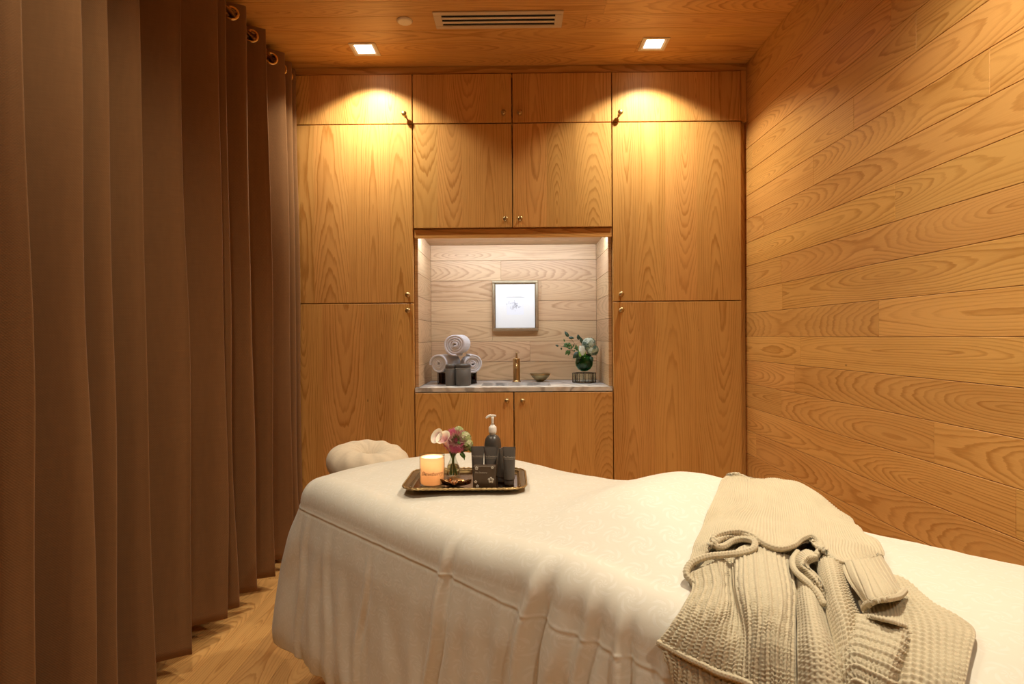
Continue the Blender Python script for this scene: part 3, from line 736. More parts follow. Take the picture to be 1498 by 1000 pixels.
def dense_loop(P, ds):
    out = []
    for a, b in zip(P, P[1:]+P[:1]):
        L_ = math.dist(a, b); m = max(1, int(L_/ds))
        for k in range(m): out.append((a[0]+(b[0]-a[0])*k/m, a[1]+(b[1]-a[1])*k/m))
    return out
def sphere(mb, c, r, n=16, m=10, sc=(1, 1, 1), mi=0):
    prof = [(r*math.sin(PI*j/m), -r*math.cos(PI*j/m)) for j in range(m+1)]; prof[0] = (1e-6, -r); prof[-1] = (1e-6, r)
    mb.lathe(prof, n, M=Tr(*c) @ Matrix.Diagonal((*sc, 1)), mi=mi, caps=False)
def floret_ball(mb, c, R, nf, size, cut=-.6, squash=1.0, petals=4, mis=(0, 1)):
    """hydrangea head: small open florets over a ball"""
    for k in range(nf):
        z = 1-(1-cut)*(k+.5)/nf; a = k*2.39996; rr = math.sqrt(max(0, 1-z*z))
        n = Vector((rr*math.cos(a), rr*math.sin(a), z*squash)).normalized(); p = Vector(c)+n*R*random.uniform(.9, 1.05)
        t1 = n.orthogonal().normalized(); t1 = Matrix.Rotation(random.uniform(0, 6.28), 3, n) @ t1; t2 = n.cross(t1)
        mi = random.choice(mis)
        for q in range(petals):
            b = 2*PI*q/petals; d = t1*math.cos(b)+t2*math.sin(b); s = d.cross(n)
            v = [p, p+d*size*.55-s*size*.42+n*size*.12, p+d*size+n*size*.02, p+d*size*.55+s*size*.42+n*size*.12]
            mb.add(v, [(0, 1, 2), (0, 2, 3)], smooth=True, mi=mi)

# ------------------------------------------------------------------ niche: picture
pic = thing('framed_picture', 'small framed print with a faint pencil sketch hung on the niche boards', 'picture', (-.006, NB-.001, 1.408))
W, H = .296, .326; f = .017
mb = MB()
for (a, b) in (((-W/2, -H/2), (W/2, -H/2+f)), ((-W/2, H/2-f), (W/2, H/2)), ((-W/2, -H/2+f), (-W/2+f, H/2-f)), ((W/2-f, -H/2+f), (W/2, H/2-f))):
    mb.box((a[0], -.030, a[1]), (b[0], -.002, b[1]), .003)
mb.build('frame', metal('champagne frame', (.52, .43, .28), .35, .15), pic)
mb = MB()
for (a, b) in (((-W/2+f, -H/2+f), (W/2-f, -H/2+f+.004)), ((-W/2+f, H/2-f-.004), (W/2-f, H/2-f)), ((-W/2+f, -H/2+f+.004), (-W/2+f+.004, H/2-f-.004)), ((W/2-f-.004, -H/2+f+.004), (W/2-f, H/2-f-.004))):
    mb.box((a[0], -.024, a[1]), (b[0], -.004, b[1]), .001)
mb.build('inner_lip', metal('dark gilt', (.22, .15, .07), .4, .2), pic)
i = .055; j = .058
mb = MB()
for (a, b) in (((-W/2+f, -H/2+f), (W/2-f, -j)), ((-W/2+f, j), (W/2-f, H/2-f)), ((-W/2+f, -j), (-i, j)), ((i, -j), (W/2-f, j))): mb.box((a[0], -.016, a[1]), (b[0], -.0125, b[1]))
mb.build('mat_board', plain('white mat board', (.80, .80, .77), .8), pic)
MB().box((-i-.004, -.0120, -j-.004), (i+.004, -.010, j+.004)).build('print', plain('white paper', (.78, .79, .82), .8), pic)
mb = MB(); rr_ = random.Random(4)
for k in range(34):
    x, z = rr_.gauss(0, .016), rr_.gauss(0, .014); a = rr_.choice([rr_.uniform(-.3, .3), rr_.uniform(1.2, 1.9)]); l = rr_.uniform(.004, .013)
    pts = [(x+l*math.cos(a)*t+.002*math.sin(5*t), -.0123, z+l*math.sin(a)*t) for t in (-1, -.5, 0, .5, 1)]
    mb.tube(pts, .0009, 5)
mb.build('sketch', plain('pencil grey', (.35, .34, .36), .8), pic)

# ------------------------------------------------------------------ niche: hexagonal holders
def hex_holder(x, y, R, h, label, solid, nbar):
    t = thing('hexagonal_holder', label, 'holder', (x, y, ZT), math.radians(0), None)
    P = [(R*math.cos(PI/3*k), R*math.sin(PI/3*k)*.85) for k in range(6)]
    mb = MB()
    for z in (.003, h-.003):
        L_ = dense_loop(P, .02); mb.tube([(a, b, z) for a, b in P], .0026, 8, closed=True)
    mb.build('rim', DBRONZE, t)
    for a, b in zip(P, P[1:]+P[:1]):
        for k in range(nbar): q = k/nbar; X, Y = a[0]+(b[0]-a[0])*q, a[1]+(b[1]-a[1])*q; MB().tube([(X, Y, .003), (X, Y, h-.003)], .0024, 8).build('bar', DBRONZE, t)
    v = [(0.96*a, .96*b, .0006) for a, b in P]+[(.96*a, .96*b, .003) for a, b in P]
    MB().add(v, [tuple(range(6))[::-1], tuple(range(6, 12))]+[(k, (k+1) % 6, 6+(k+1) % 6, 6+k) for k in range(6)]).build('base', DBRONZE, t)
    mb = MB()
    for a, b in zip(P, P[1:]+P[:1]):
        a = Vector((*a, 0))*.965; b = Vector((*b, 0))*.965; n = Vector(((a+b).x, (a+b).y, 0)).normalized()*.0015
        v = [a, b, b-n, a-n]; v = [p+Vector((0, 0, .0035)) for p in v]+[p+Vector((0, 0, h-.007)) for p in v]
        mb.add(v, [(0, 3, 2, 1), (4, 5, 6, 7), (0, 1, 5, 4), (1, 2, 6, 5), (2, 3, 7, 6), (3, 0, 4, 7)])
    mb.build('glass_sides', thin_glass('amber glass', (.30, .16, .07)) if solid else GLASS, t)
    return t
hx = hex_holder(-.362, 3.665, .118, .072, 'dark metal and amber glass holder under the rolled towels', True, 2)
# ------------------------------------------------------------------ rolled towels
def towel(label, x, y, z, R, ln, yaw, rot, tail=0.0):
    t = thing('rolled_towel', label, 'towel', (x, y, z), yaw, 'rolled white towels')
    mb = MB(); turns = 4.2; n = 170; th = R/(turns+.55); rows = []
    pts = []
    for i in range(n+1):
        q = i/n; a = rot+q*turns*2*PI; r = .006+(R-.006-th*.45)*q; r *= 1+.025*math.sin(a*2+1)+.015*math.sin(3*a)
        pts.append((r*math.cos(a), r*math.sin(a)))
    c = np.array(pts); tg = np.gradient(c, axis=0); nn = np.stack([-tg[:, 1], tg[:, 0]], 1); nn /= np.linalg.norm(nn, axis=1)[:, None]
    hw = th*.47
    # cross-section loop of the cloth (rounded at both long edges) swept along the spiral
    prof = []
    for k in range(24):
        b = 2*PI*k/24; prof.append((hw*math.sin(b), (ln/2-hw*.9)*(1 if math.cos(b) > 0 else -1)+hw*.9*math.cos(b)))
    prof = [(hw*math.sin(b), math.copysign(ln/2-hw, math.cos(b))+hw*math.cos(b)) for b in [2*PI*k/28+.001 for k in range(28)]]
    P = np.zeros((len(prof), n+1, 3))
    for k, (o_, yy) in enumerate(prof):
        wob = np.array([.0035*mnoise.noise(Vector((i*.05, yy*8, x*10))) for i in range(n+1)])
        cone = .006*np.sin(np.arange(n+1)/n*3.0)*np.sign(yy)
        P[k, :, 0] = c[:, 0]+nn[:, 0]*(o_+wob*.4); P[k, :, 2] = c[:, 1]+nn[:, 1]*(o_+wob*.4); P[k, :, 1] = yy+wob*1.5-cone
    mb.grid(P, closed_v=True, flip=True)
    for e in (0, n):
        mb.add([tuple(P[k, e]) for k in range(len(prof))], [tuple(range(len(prof)))], smooth=True)
    mb.build('cloth', TOWEL, t)
    return t
zt = ZT+.0735
R_ = .060
towel('rolled white towel lying lower left in the towel stack', -.432, 3.665, zt+R_-.010, R_, .19, math.radians(-22), 2.0)
towel('rolled white towel lying lower right in the towel stack', -.281, 3.668, zt+R_-.012, R_-.001, .19, math.radians(12), .6)
towel('rolled white towel resting on top of the other two', -.355, 3.655, zt+R_*2.70+.001, .069, .20, math.radians(-6), 3.6)
# two dark canisters in front
def canister(label, x, y, R, h):
    t = thing('lidded_canister', label, 'canister', (x, y, ZT), 0, 'dark canisters on the counter')
    lip = h*.78
    MB().lathe([(0, .0005), (R*.93, .0005), (R*.97, .003), (R, .009), (R, lip), (R*.97, lip+.001)], 44, caps=False).build('body', CHARM, t)
    MB().lathe([(R*.97, lip+.0015), (R*1.0, lip+.0025), (R*1.0, h-.012), (R*.96, h-.005), (R*.86, h-.001), (0, h)], 44, caps=False).build('lid', CHAR, t)
    mb = MB(); mb.tube([((R+.0003)*math.cos(a), (R+.0003)*math.sin(a), lip+.0005) for a in [2*PI*k/44 for k in range(44)]], .0007, 6, closed=True); mb.build('band', PRINTW, t)
    return t
canister('narrower dark grey canister standing on the left in front of the towels', -.386, 3.515, .031, .125)
canister('wider dark grey canister standing on the right in front of the towels', -.312, 3.510, .045, .128)
# ------------------------------------------------------------------ tap and bowl
tp = thing('tap', 'cylindrical brass tap standing behind the stone basin', 'tap', (.0, 3.78, ZT+.0002))
MB().lathe([(0, 0), (.027, 0), (.027, .004), (.0225, .006), (.0215, .012), (.0215, .142), (.0205, .146), (0, .146)], 40, caps=False).build('body', metal('warm brass', (.50, .31, .12), .33, .06), tp)
MB().lathe([(.0, .1465), (.0075, .1465), (.0065, .158), (.005, .166), (.0045, .180), (.003, .184), (0, .185)], 24, caps=False).build('lever', BRASS, tp)
mb = MB(); mb.tube([(0, -.018, .112), (0, -.06, .112), (0, -.085, .110), (0, -.094, .100), (0, -.096, .090)], .0085, 16); mb.build('spout', metal('warm brass spout', (.52, .33, .13), .25), tp)
bw = thing('metal_bowl', 'small shallow bronze bowl beside the tap', 'bowl', (.148, 3.775, ZT+.0004), .3)
o_ = [(0, 0), (.018, 0), (.022, .003), (.040, .016), (.054, .032), (.0645, .050)]; inn = [(.0625, .0505), (.052, .034), (.038, .019), (.02, .008), (0, .006)]
mb = MB(); mb.lathe(o_+inn, 40, caps=False)
mb.v = [(x, y, z+.0018*math.sin(3*math.atan2(y, x))*(z/.05)) for x, y, z in mb.v]
mb.build('bowl', metal('hammered bronze', (.40, .31, .15), .34, .3), bw)

# ------------------------------------------------------------------ goblet with flowers
hg = hex_holder(.412, 3.67, .070, .062, 'dark wire hexagonal holder carrying the green flower goblet', False, 2)
gb = thing('flower_goblet', 'footed green glass goblet of white hydrangea and dark leaves in the niche', 'vase', (.412, 3.67, ZT+.0034))
gz = .067
MB().lathe([(0, 0), (.030, 0), (.031, .002), (.010, .006), (.0065, .014), (.0055, gz-.018), (.008, gz-.008), (.012, gz-.002)], 36, caps=False).build('stem', GLASS, gb)
MB().lathe([(.0, gz-.0015), (.018, gz), (.038, gz+.012), (.052, gz+.035), (.054, gz+.055), (.048, gz+.085), (.040, gz+.105), (.0385, gz+.105), (.046, gz+.085), (.052, gz+.055), (.050, gz+.036), (.036, gz+.014), (.016, gz+.003), (0, gz+.002)], 40, caps=False).build('bowl', GREENG, gb)
mb = MB(); mb.lathe([(0, gz+.004), (.015, gz+.005), (.034, gz+.016), (.048, gz+.037), (.0505, gz+.055), (.047, gz+.075), (0, gz+.075)], 32, caps=False); mb.build('leaf_lining', plain('wrapped leaf', (.03, .12, .035), .5), gb)
mb = MB(); zb_ = gz+.1
floret_ball(mb, (.030, .0, zb_+.060), .042, 95, .0145, -.7, mis=(0, 0, 1, 2)); floret_ball(mb, (.050, -.010, zb_+.028), .034, 62, .0135, -.8, mis=(0, 1, 2))
mb.build('hydrangea', [plain('pale hydrangea', (.58, .62, .46), .7), plain('grey green hydrangea', (.33, .42, .25), .7), plain('hydrangea gap shade', (.10, .15, .09), .7)], gb)  # darkest floret colour paints in the shade of gaps between florets
for k in range(1):
    pass
mb = MB(); rt_ = random.Random(2)
for q in range(7):   # closed white tulip-like bud
    a = q*2.4; leaf(mb, (-.012+.006*math.cos(a), -.035+.006*math.sin(a), zb_-.005), (.10*math.cos(a)-.1, .10*math.sin(a)-.05, 1), (math.cos(a), math.sin(a), 0), .062, .030, curl=-.05)
mb.build('white_bloom', plain('cream petal', (.78, .80, .66), .6), gb)
mb = MB()
for q in range(5):
    leaf(mb, (-.014+.004*q-.01, -.034, zb_-.03), (rt_.uniform(-.4, .3), -.3, 1), (0, -1, .2), .055, .020, curl=.2)
mb.build('green_sepals', plain('lime leaf', (.25, .42, .05), .5), gb)
mb = MB(); rl = random.Random(8)
spr = [((-.02, 0, zb_-.02), (-.095, .0, zb_+.115)), ((-.02, -.01, zb_-.02), (-.155, -.01, zb_+.055)), ((-.02, -.02, zb_-.02), (-.115, -.03, zb_+.025)), ((0, 0, zb_), (-.03, .02, zb_+.10))]
ms = MB()
for a, b in spr:
    a = Vector(a); b = Vector(b); m = (a+b)/2+Vector((0, 0, .02)); ms.tube([a, (a+m)/2+Vector((0, 0, .006)), m, (m+b)/2+Vector((0, 0, .004)), b], .0012, 6)
ms.build('twigs', plain('brown twig', (.12, .07, .03), .6), gb)
for p, d, l_, w_ in [((-.095, 0, zb_+.108), (-.55, .1, 1), .042, .021), ((-.093, 0, zb_+.104), (.8, -.2, -.05), .034, .018), ((-.155, -.01, zb_+.052), (-1, 0, .45), .022, .012), ((-.14, -.01, zb_+.045), (.1, -.3, -1), .016, .010),
                      ((-.03, -.03, zb_+.015), (-.9, -.4, -.7), .056, .036), ((-.015, -.03, zb_+.012), (-.5, -.5, -.9), .046, .030), ((-.03, .02, zb_+.09), (-.1, 0, 1), .035, .022), ((-.012, .0, zb_+.07), (-.2, .0, 1), .038, .022), ((.035, -.04, zb_-.01), (.4, -.6, -1), .035, .022)]:
    leaf(mb, p, d, (.1, -1, .2), l_, w_)
mb.build('dark_leaves', LEAFD, gb)
mb = MB()
for k in range(26):
    q = rl.random(); p = Vector((-.035-.085*q, -.015+rl.uniform(-.02, .02), zb_+.030+.035*q+rl.uniform(-.015, .015)))
    leaf(mb, p, (rl.uniform(-1, .2), rl.uniform(-.5, .3), rl.uniform(-.3, .9)), (.1, -1, .3), rl.uniform(.016, .026), rl.uniform(.009, .014))
for p, d in [((-.10, -.03, zb_+.03), (-.5, 0, -1)), ((-.09, -.03, zb_+.028), (-.3, 0, -1))]: leaf(mb, p, d, (.1, -1, .2), .034, .017)
mb.build('green_leaves', plain('mid green leaf', (.07, .16, .035), .45), gb)

# ------------------------------------------------------------------ tray on the bed
TX, TY = -.150, 1.785; TW, TD = .350, .268
tzs = [drop(TX+a*TW*.5, TY+b*TD*.5) for a in (-1, -.6, -.2, .2, .6, 1) for b in (-1, -.5, 0, .5, 1)]
TZ = max(tzs)+.0008
tray = thing('serving_tray', 'antique brass serving tray with a rope edge resting on the duvet', 'tray', (TX, TY, TZ), math.radians(.5))
def loopmesh(mb, specs, mi=0, smooth=True, capfirst=False):
    rows = []
    for inset, z in specs:
        P = dense_loop(rrect(TW-2*inset, TD-2*inset, max(.008, .052-inset), 12), .006) if False else rrect(TW-2*inset, TD-2*inset, max(.008, .052-inset), 12)
        rows.append([(a, b, z) for a, b in P])
    mb.grid(np.array(rows), closed_u=True, smooth=smooth, flip=False)
    return rows
mb = MB(); r1 = loopmesh(mb, [(.026, .003), (.0235, .004), (.021, .007), (.018, .0095), (.014, .0105), (.008, .0108), (.003, .0125), (.0015, .0120), (.004, .0095), (.010, .0085), (.018, .005), (.025, .0005)])
n_ = len(r1[0]); mb.build('flange', metal('antique brass flange', (.24, .165, .07), .34, .6), tray)
P = rrect(TW-.052, TD-.052, .026, 12); v = [(a, b, .0034) for a, b in P]+[(a, b, .0005) for a, b in P]; m = len(P)
MB().add(v, [tuple(range(m)), tuple(range(m, 2*m))[::-1]]).build('base', metal('polished old brass', (.30, .19, .10), .14, .2), tray)
mb = MB(); L_ = dense_loop(rrect(TW, TD, .052, 12), .0030)
mb.tube([(a, b, .0125) for a, b in L_], [.0026+.0009*math.sin(k*1.25) for k in range(len(L_))], 8, closed=True)
L2 = dense_loop(rrect(TW-.036, TD-.036, .034, 12), .0040); mb.tube([(a, b, .0110) for a, b in L2], [.0012+.0006*math.sin(k*1.9) for k in range(len(L2))], 6, closed=True)
mb.build('rope_edge', metal('worn brass rope', (.42, .30, .14), .3, .4), tray)
TF = TZ+.0040
def on_tray(px, py): return at_z(px, py, TF)
# candle
c = on_tray(632.5, 709.5); cn = thing('candle', 'lit candle in a glass with brown lettering on the left of the tray', 'candle', (c.x, c.y, TF))
R = .0365; hh = .089
MB().lathe([(0, 0), (R-.002, 0), (R, .002), (R, hh), (R-.0008, hh+.0006), (R-.0016, hh), (R-.0018, .007), (R-.004, .0055), (0, .005)], 56, caps=False).build('jar', GLASS, cn)
t = NT('translucent wax'); t.set(Base_Color=(.86, .74, .58, 1), Roughness=.5); tl_ = t.n('ShaderNodeBsdfTranslucent'); tl_.inputs[0].default_value = (.92, .66, .46, 1)
mx = t.n('ShaderNodeMixShader'); mx.inputs[0].default_value = .45; t.t.links.new(t.b.outputs[0], mx.inputs[1]); t.t.links.new(tl_.outputs[0], mx.inputs[2]); t.t.links.new(mx.outputs[0], t.out.inputs[0])
MB().lathe([(0, .0052), (R-.006, .0058), (R-.0024, .008), (R-.0024, hh-.006), (R-.0040, hh-.0052), (R-.0056, hh-.010), (R-.009, .050), (R-.013, .044), (0, .043)], 56, caps=False).build('wax', t.m, cn)
MB().tube([(0, 0, .042), (.0003, 0, .050), (.0012, 0, .053)], .0007, 8).build('wick', plain('charred wick', (.02, .015, .01), .9), cn)
MB().lathe([(1e-5, .051), (.0026, .054), (.0032, .058), (.0019, .065), (1e-5, .073)], 16, M=Tr(.001, 0, 0), caps=False).build('flame', emis('flame', (1, .80, .50), 25), cn)
l = bpy.data.lights.new('flame_glow', 'POINT'); l.energy = 1.0; l.color = (1, .76, .50); l.shadow_soft_size = .004
lo = bpy.data.objects.new('flame_glow', l); COL.objects.link(lo); lo.parent = cn; lo.location = (.001, 0, .062)
def wrap(R, z0, a0=0.0):
    def f(co):
        a = co.x/R+a0; r = R+.0002+co.z
        return Vector((r*math.sin(a), -r*math.cos(a), z0+co.y))
    return f
text_mesh('The', .0085, PRINTK, 'lettering', cn, wrap(R, .040, -.62), .45, .00012)
text_mesh('Dewberry', .0165, PRINTK, 'lettering', cn, wrap(R, .040, .10), .50, .00012)
# bud vase with flowers
c = on_tray(663, 697); fv = thing('bud_vase', 'small glass bud vase of callas, pink bloom and green florets on the tray', 'vase', (c.x, c.y, TF))
gp = [(0, 0), (.019, 0), (.0205, .002), (.0205, .028), (.0190, .034), (.0105, .052), (.0090, .062), (.0115, .078), (.0105, .0785), (.0080, .062), (.0095, .052), (.0175, .034), (.0190, .028), (.0190, .006), (0, .005)]
MB().lathe(gp, 40, caps=False).build('glass', GLASS, fv)
MB().lathe([(0, .0056), (.0183, .0066), (.0183, .028), (.0165, .034), (.014, .038), (0, .038)], 32, caps=False).build('water', WATER, fv)
mb = MB()
for a, b, r in [((.008, .002, .009), (-.030, -.004, .118), .0032), ((-.006, .004, .010), (.006, -.008, .110), .0034), ((.002, -.006, .009), (.022, .004, .110), .0026), ((-.004, -.003, .009), (-.012, .004, .108), .0028), ((.0, .008, .01), (.034, .0, .10), .0018)]:
    a = Vector(a); b = Vector(b); nk = Vector((b.x*.12, b.y*.12, .062)); P = catmull([a, (a+nk)/2, nk, (nk+b)/2, b], 5); mb.tube([tuple(q) for q in P], r*.8, 8)
mb.build('stems', STEM, fv)
def calla(o, d, s, parent):
    o = Vector(o); d = Vector(d).normalized(); sx = d.orthogonal().normalized(); sx = (Vector((0, -1, 0))-d*d.dot(Vector((0, -1, 0)))).normalized(); sy = d.cross(sx)
    rows = []; uv = []; N = 40
    for j in range(16):
        t = j/15; rows.append([]); uv.append([])
        for i in range(N+1):
            a = 2*PI*i/N-PI; rad = s*(.13+.52*t**1.9)*(1+.0*a); tip = max(0, math.cos(a+PI)); lg = s*1.9*(t + .22*t*t*(-math.cos(a)) ) 
            flare = s*.28*max(0, t-.72)/.28*(1 if True else 0); over = .10*(a/PI)*rad
            p = o + d*(lg - s*.25*max(0, t-.85)*3) + sx*((rad+flare)*math.cos(a)+over*.2) + sy*((rad+flare)*math.sin(a))
            rows[-1].append(tuple(p)); uv[-1].append((i/N, t))
    mb = MB(); mb.grid(np.array(rows), uv=np.array(uv)); mb.build('calla', CALLA, parent)
    m2 = MB(); m2.tube([tuple(o+d*s*.4), tuple(o+d*s*1.3)], [s*.10, s*.07], 10); m2.build('spadix', plain('dark spadix', (.25, .09, .10), .6), parent)
t = NT('calla petal'); uvn = t.sep(t.n('ShaderNodeUVMap', uv_map='UVMap').outputs[0]); t.set(Base_Color=t.ramp(uvn[1], [(0, (.45, .50, .20)), (.25, (.78, .45, .42)), (.7, (.75, .42, .42)), (.9, (.88, .78, .62)), (1, (.92, .86, .68))]), Roughness=.5); CALLA = t.m
calla((-.014, -.004, .098), (-.82, -.22, .72), .026, fv); calla((-.006, -.022, .086), (-.50, -.15, .95), .026, fv)
# pink pincushion bloom
mb = MB(); ctr = Vector((.010, -.012, .114)); fd = Vector((.10, -.92, .38)).normalized(); t1 = fd.orthogonal().normalized(); t2 = fd.cross(t1)
for k in range(230):
    q = math.sqrt((k+.5)/230); a = k*2.39996; out = (t1*math.cos(a)+t2*math.sin(a)); d = (fd*(1.12-q)+out*q).normalized()
    s0 = ctr+out*(.004+.016*q)-fd*.006*q; leaf(mb, s0, d, fd, .015+.008*q, .0042, mi=0 if q > .55 else (1 if q > .3 else 2), curl=.0, n=3)
mb.build('pink_bloom', [plain('magenta petal', (.66, .16, .28), .5), plain('rose petal', (.70, .40, .38), .55), plain('bloom centre', (.30, .30, .16), .7)], fv)
mb = MB()
sphere(mb, tuple(ctr-fd*.012), .013, 14, 8)
for k in range(30):
    a = k*2.39996; q = .8+.2*(k % 3); out = t1*math.cos(a)+t2*math.sin(a); leaf(mb, ctr+out*.010-fd*.014, (out*1.2+Vector((-.5, 0, -.4))*.8-fd*.5), fd, .024, .011, curl=-.1, n=4)
mb.build('outer_petals', plain('deep pink petal', (.70, .13, .30), .5), fv)
mb = MB(); floret_ball(mb, (.034, .004, .118), .020, 60, .0085, -.8); floret_ball(mb, (.044, -.004, .100), .016, 40, .008, -.9)
floret_ball(mb, (.016, .010, .138), .014, 26, .008, -.2)
mb.build('pale_florets', [plain('cream green floret', (.62, .62, .36), .6), plain('green floret', (.40, .48, .20), .6)], fv)
mb = MB()
for k in range(26):
    p = Vector((.034+rl.gauss(0, .010), -.010+rl.gauss(0, .006), .088+rl.gauss(0, .013)))
    leaf(mb, p, (rl.uniform(-.3, .8), rl.uniform(-.8, .2), rl.uniform(-.9, .5)), (.1, -1, .2), rl.uniform(.014, .022), .008, n=4)
leaf(mb, (.034, -.012, .075), (.1, -.2, -1), (.1, -1, .2), .022, .006)
mb.build('green_leaves', LEAFG, fv)
# leaf shaped dish
c = on_tray(664, 711); ld = thing('leaf_dish', 'small crumpled bronze leaf-shaped dish in front of the bud vase', 'dish', (c.x, c.y+.004, TF), math.radians(-4))
NU, NV_ = 60, 18; P = np.zeros((NV_, NU, 3))
for j in range(NV_):
    for i in range(NU):
        s = j/(NV_-1); a = 2*PI*i/NU; x = math.cos(a); y = math.sin(a)
        ex = .050*s*x*(1+.25*max(0, -x)); ey = .024*s*y*(1-.45*abs(x)**3)
        rim = s**2.2*(.015+.006*max(0, -x)+.0035*math.sin(5*a)+.0022*math.sin(11*a+1)); z = .0012+rim + .0016*math.sin(9*a)*s
        P[j, i] = (ex, ey, z)
mb = MB(); mb.grid(P, closed_u=True); mb.grid(P-np.array([0, 0, .0011])+P*np.array([.012, .02, 0]), closed_u=True, flip=True)
e = P[-1]; e2 = (P-np.array([0, 0, .0011])+P*np.array([.012, .02, 0]))[-1]; mb.grid(np.array([e, e2]), closed_u=True)
mb.build('dish', metal('burnished bronze', (.28, .15, .06), .24, .5), ld)
mb = MB()
for k in range(5):
    x = -.01+.009*k; mb.tube([(x, -.004+.002*(k % 2), .006), (x+.004, .002, .012), (x+.002, .007, .008)], [.0035, .0045, .002], 8)
mb.build('trinkets', metal('copper nuggets', (.55, .33, .18), .22, .3), ld)
# tubes
def tube_pack(label, px, py, w, h, yaw, text=True):
    c = on_tray(px, py); t = thing('cosmetic_tube', label, 'tube', (c.x, c.y, TF), yaw, 'charcoal tubes on the tray')
    cap = .016; rows = []
    N = 40
    for j in range(15):
        q = j/14; z = cap+(h-cap)*q; rx = w*.5*(.80+.20*q); ry = w*.40*(1-q)**.8+.0011
        rows.append([(rx*math.copysign(abs(math.cos(a))**(1-.45*q), math.cos(a)), ry*math.copysign(abs(math.sin(a))**(1-.3*q), math.sin(a)), z) for a in [2*PI*i/N for i in range(N)]])
    mb = MB(); mb.grid(np.array(rows), closed_u=True); mb.add(rows[-1], [tuple(range(N))]); mb.add(rows[0], [tuple(range(N))[::-1]]); mb.build('body', CHARM, t)
    r = w*.37; MB().lathe([(0, .0004), (r*.96, .0004), (r, .002), (r, cap-.001), (0, cap-.0008)], 32, caps=False).build('cap', CHAR, t)
    MB().box((-w*.5, -.0014, h-.0085), (w*.5, .0014, h+.0004), .0003).build('crimp', CHAR, t)
    zt_ = h*.74; q = (zt_-cap)/(h-cap); ry = w*.40*(1-q)**.8+.0011
    if text:
        text_mesh('The Dewberry', w*.155, PRINTW, 'lettering', t, lambda co: Vector((co.x, -(ry+.0006)*math.sqrt(max(.05, 1-(co.x/(w*.62))**2))-.0004-co.z, zt_+co.y)), .35, .0001)
        mb = MB(); pts = [(x_, -(ry+.0012)*math.sqrt(max(.05, 1-(x_/(w*.56))**2))-.0004, zt_-.005) for x_ in np.linspace(-w*.40, w*.40, 9)]; mb.tube(pts, .0003, 5); mb.build('printed_line', PRINTW, t)
    return t
tube_pack('charcoal tube at the left of the group of tubes, behind the square box', 699, 704, .039, .104, 0)
tube_pack('charcoal tube in the middle, in front of the pump bottle', 718, 703, .041, .100, 0)
tube_pack('slim charcoal tube turned edge-on between the pump bottle and the end tube', 735.5, 704, .040, .100, math.radians(62), False)
tube_pack('charcoal tube at the right end of the tray', 745, 708, .038, .108, 0)
# pump bottle
c = on_tray(721, 694); pb = thing('pump_bottle', 'charcoal pump bottle with a white dispenser head at the back of the tray', 'bottle', (c.x, c.y+.004, TF))
R = .0265; MB().lathe([(0, .0003), (R-.002, .0003), (R, .003), (R, .088), (R*.98, .098), (R*.88, .110), (R*.68, .119), (R*.42, .1235), (.0095, .1245), (0, .1246)], 44, caps=False).build('bottle', CHAR, pb)
MB().lathe([(.0092, .1248), (.0098, .1255), (.0098, .130), (.0118, .1302), (.0122, .132), (.0122, .147), (.010, .1495), (.0075, .150), (.0075, .154), (0, .154)], 36, caps=False).build('collar', WHITEP, pb)
mb = MB(); mb.lathe([(.0, .1542), (.0042, .1542), (.0036, .162), (.0042, .172), (.0050, .180), (.0, .1805)], 24, caps=False)
mb.tube([tuple(q) for q in catmull([(.011, 0, .1815), (.002, 0, .1835), (-.009, -.0005, .1825), (-.016, -.001, .179), (-.020, -.0012, .175)], 5)], [.0030]*8+[.0042]*4+[.0036]*5+[.0026]*4, 12)
mb.build('pump_head', WHITEP, pb)
# square box with embossed flower
c = on_tray(709.5, 714.5); bx = thing('square_box', 'small square charcoal carton with a dotted flower at the front of the tray', 'box', (c.x, max(c.y, TY-TD/2+.026+.0135), TF), math.radians(-3))
bwid, bh, bd = .062, .066, .024
MB().box((-bwid/2, -bd/2, .0003), (bwid/2, bd/2, bh), .0012).build('carton', metal('dark pearl card', (.13, .10, .075), .42, .25), bx)
text_mesh('The Dewberry', .0058, PRINTW, 'lettering', bx, lambda co: Vector((co.x-.010, -bd/2-.0002-co.z, .048+co.y)), .35, .0001)
for cx, cz, s in ((.018, .027, 1.0), (-.022, .060, .55), (-.025, .022, .5), (-.020, .010, .5), (.022, .062, .45)):
    mb = MB()
    for k in range(5):
        a = 2*PI*k/5+.3; mb.lathe([(0, 0), (.0036*s, 0), (.0030*s, .0006), (0, .0008)], 14, M=Tr(cx+.0055*s*math.cos(a), -bd/2-.00005, cz+.0055*s*math.sin(a)) @ Ro(PI/2, 'X'), caps=False)
    mb.build('flower_emblem', PRINTW, bx)
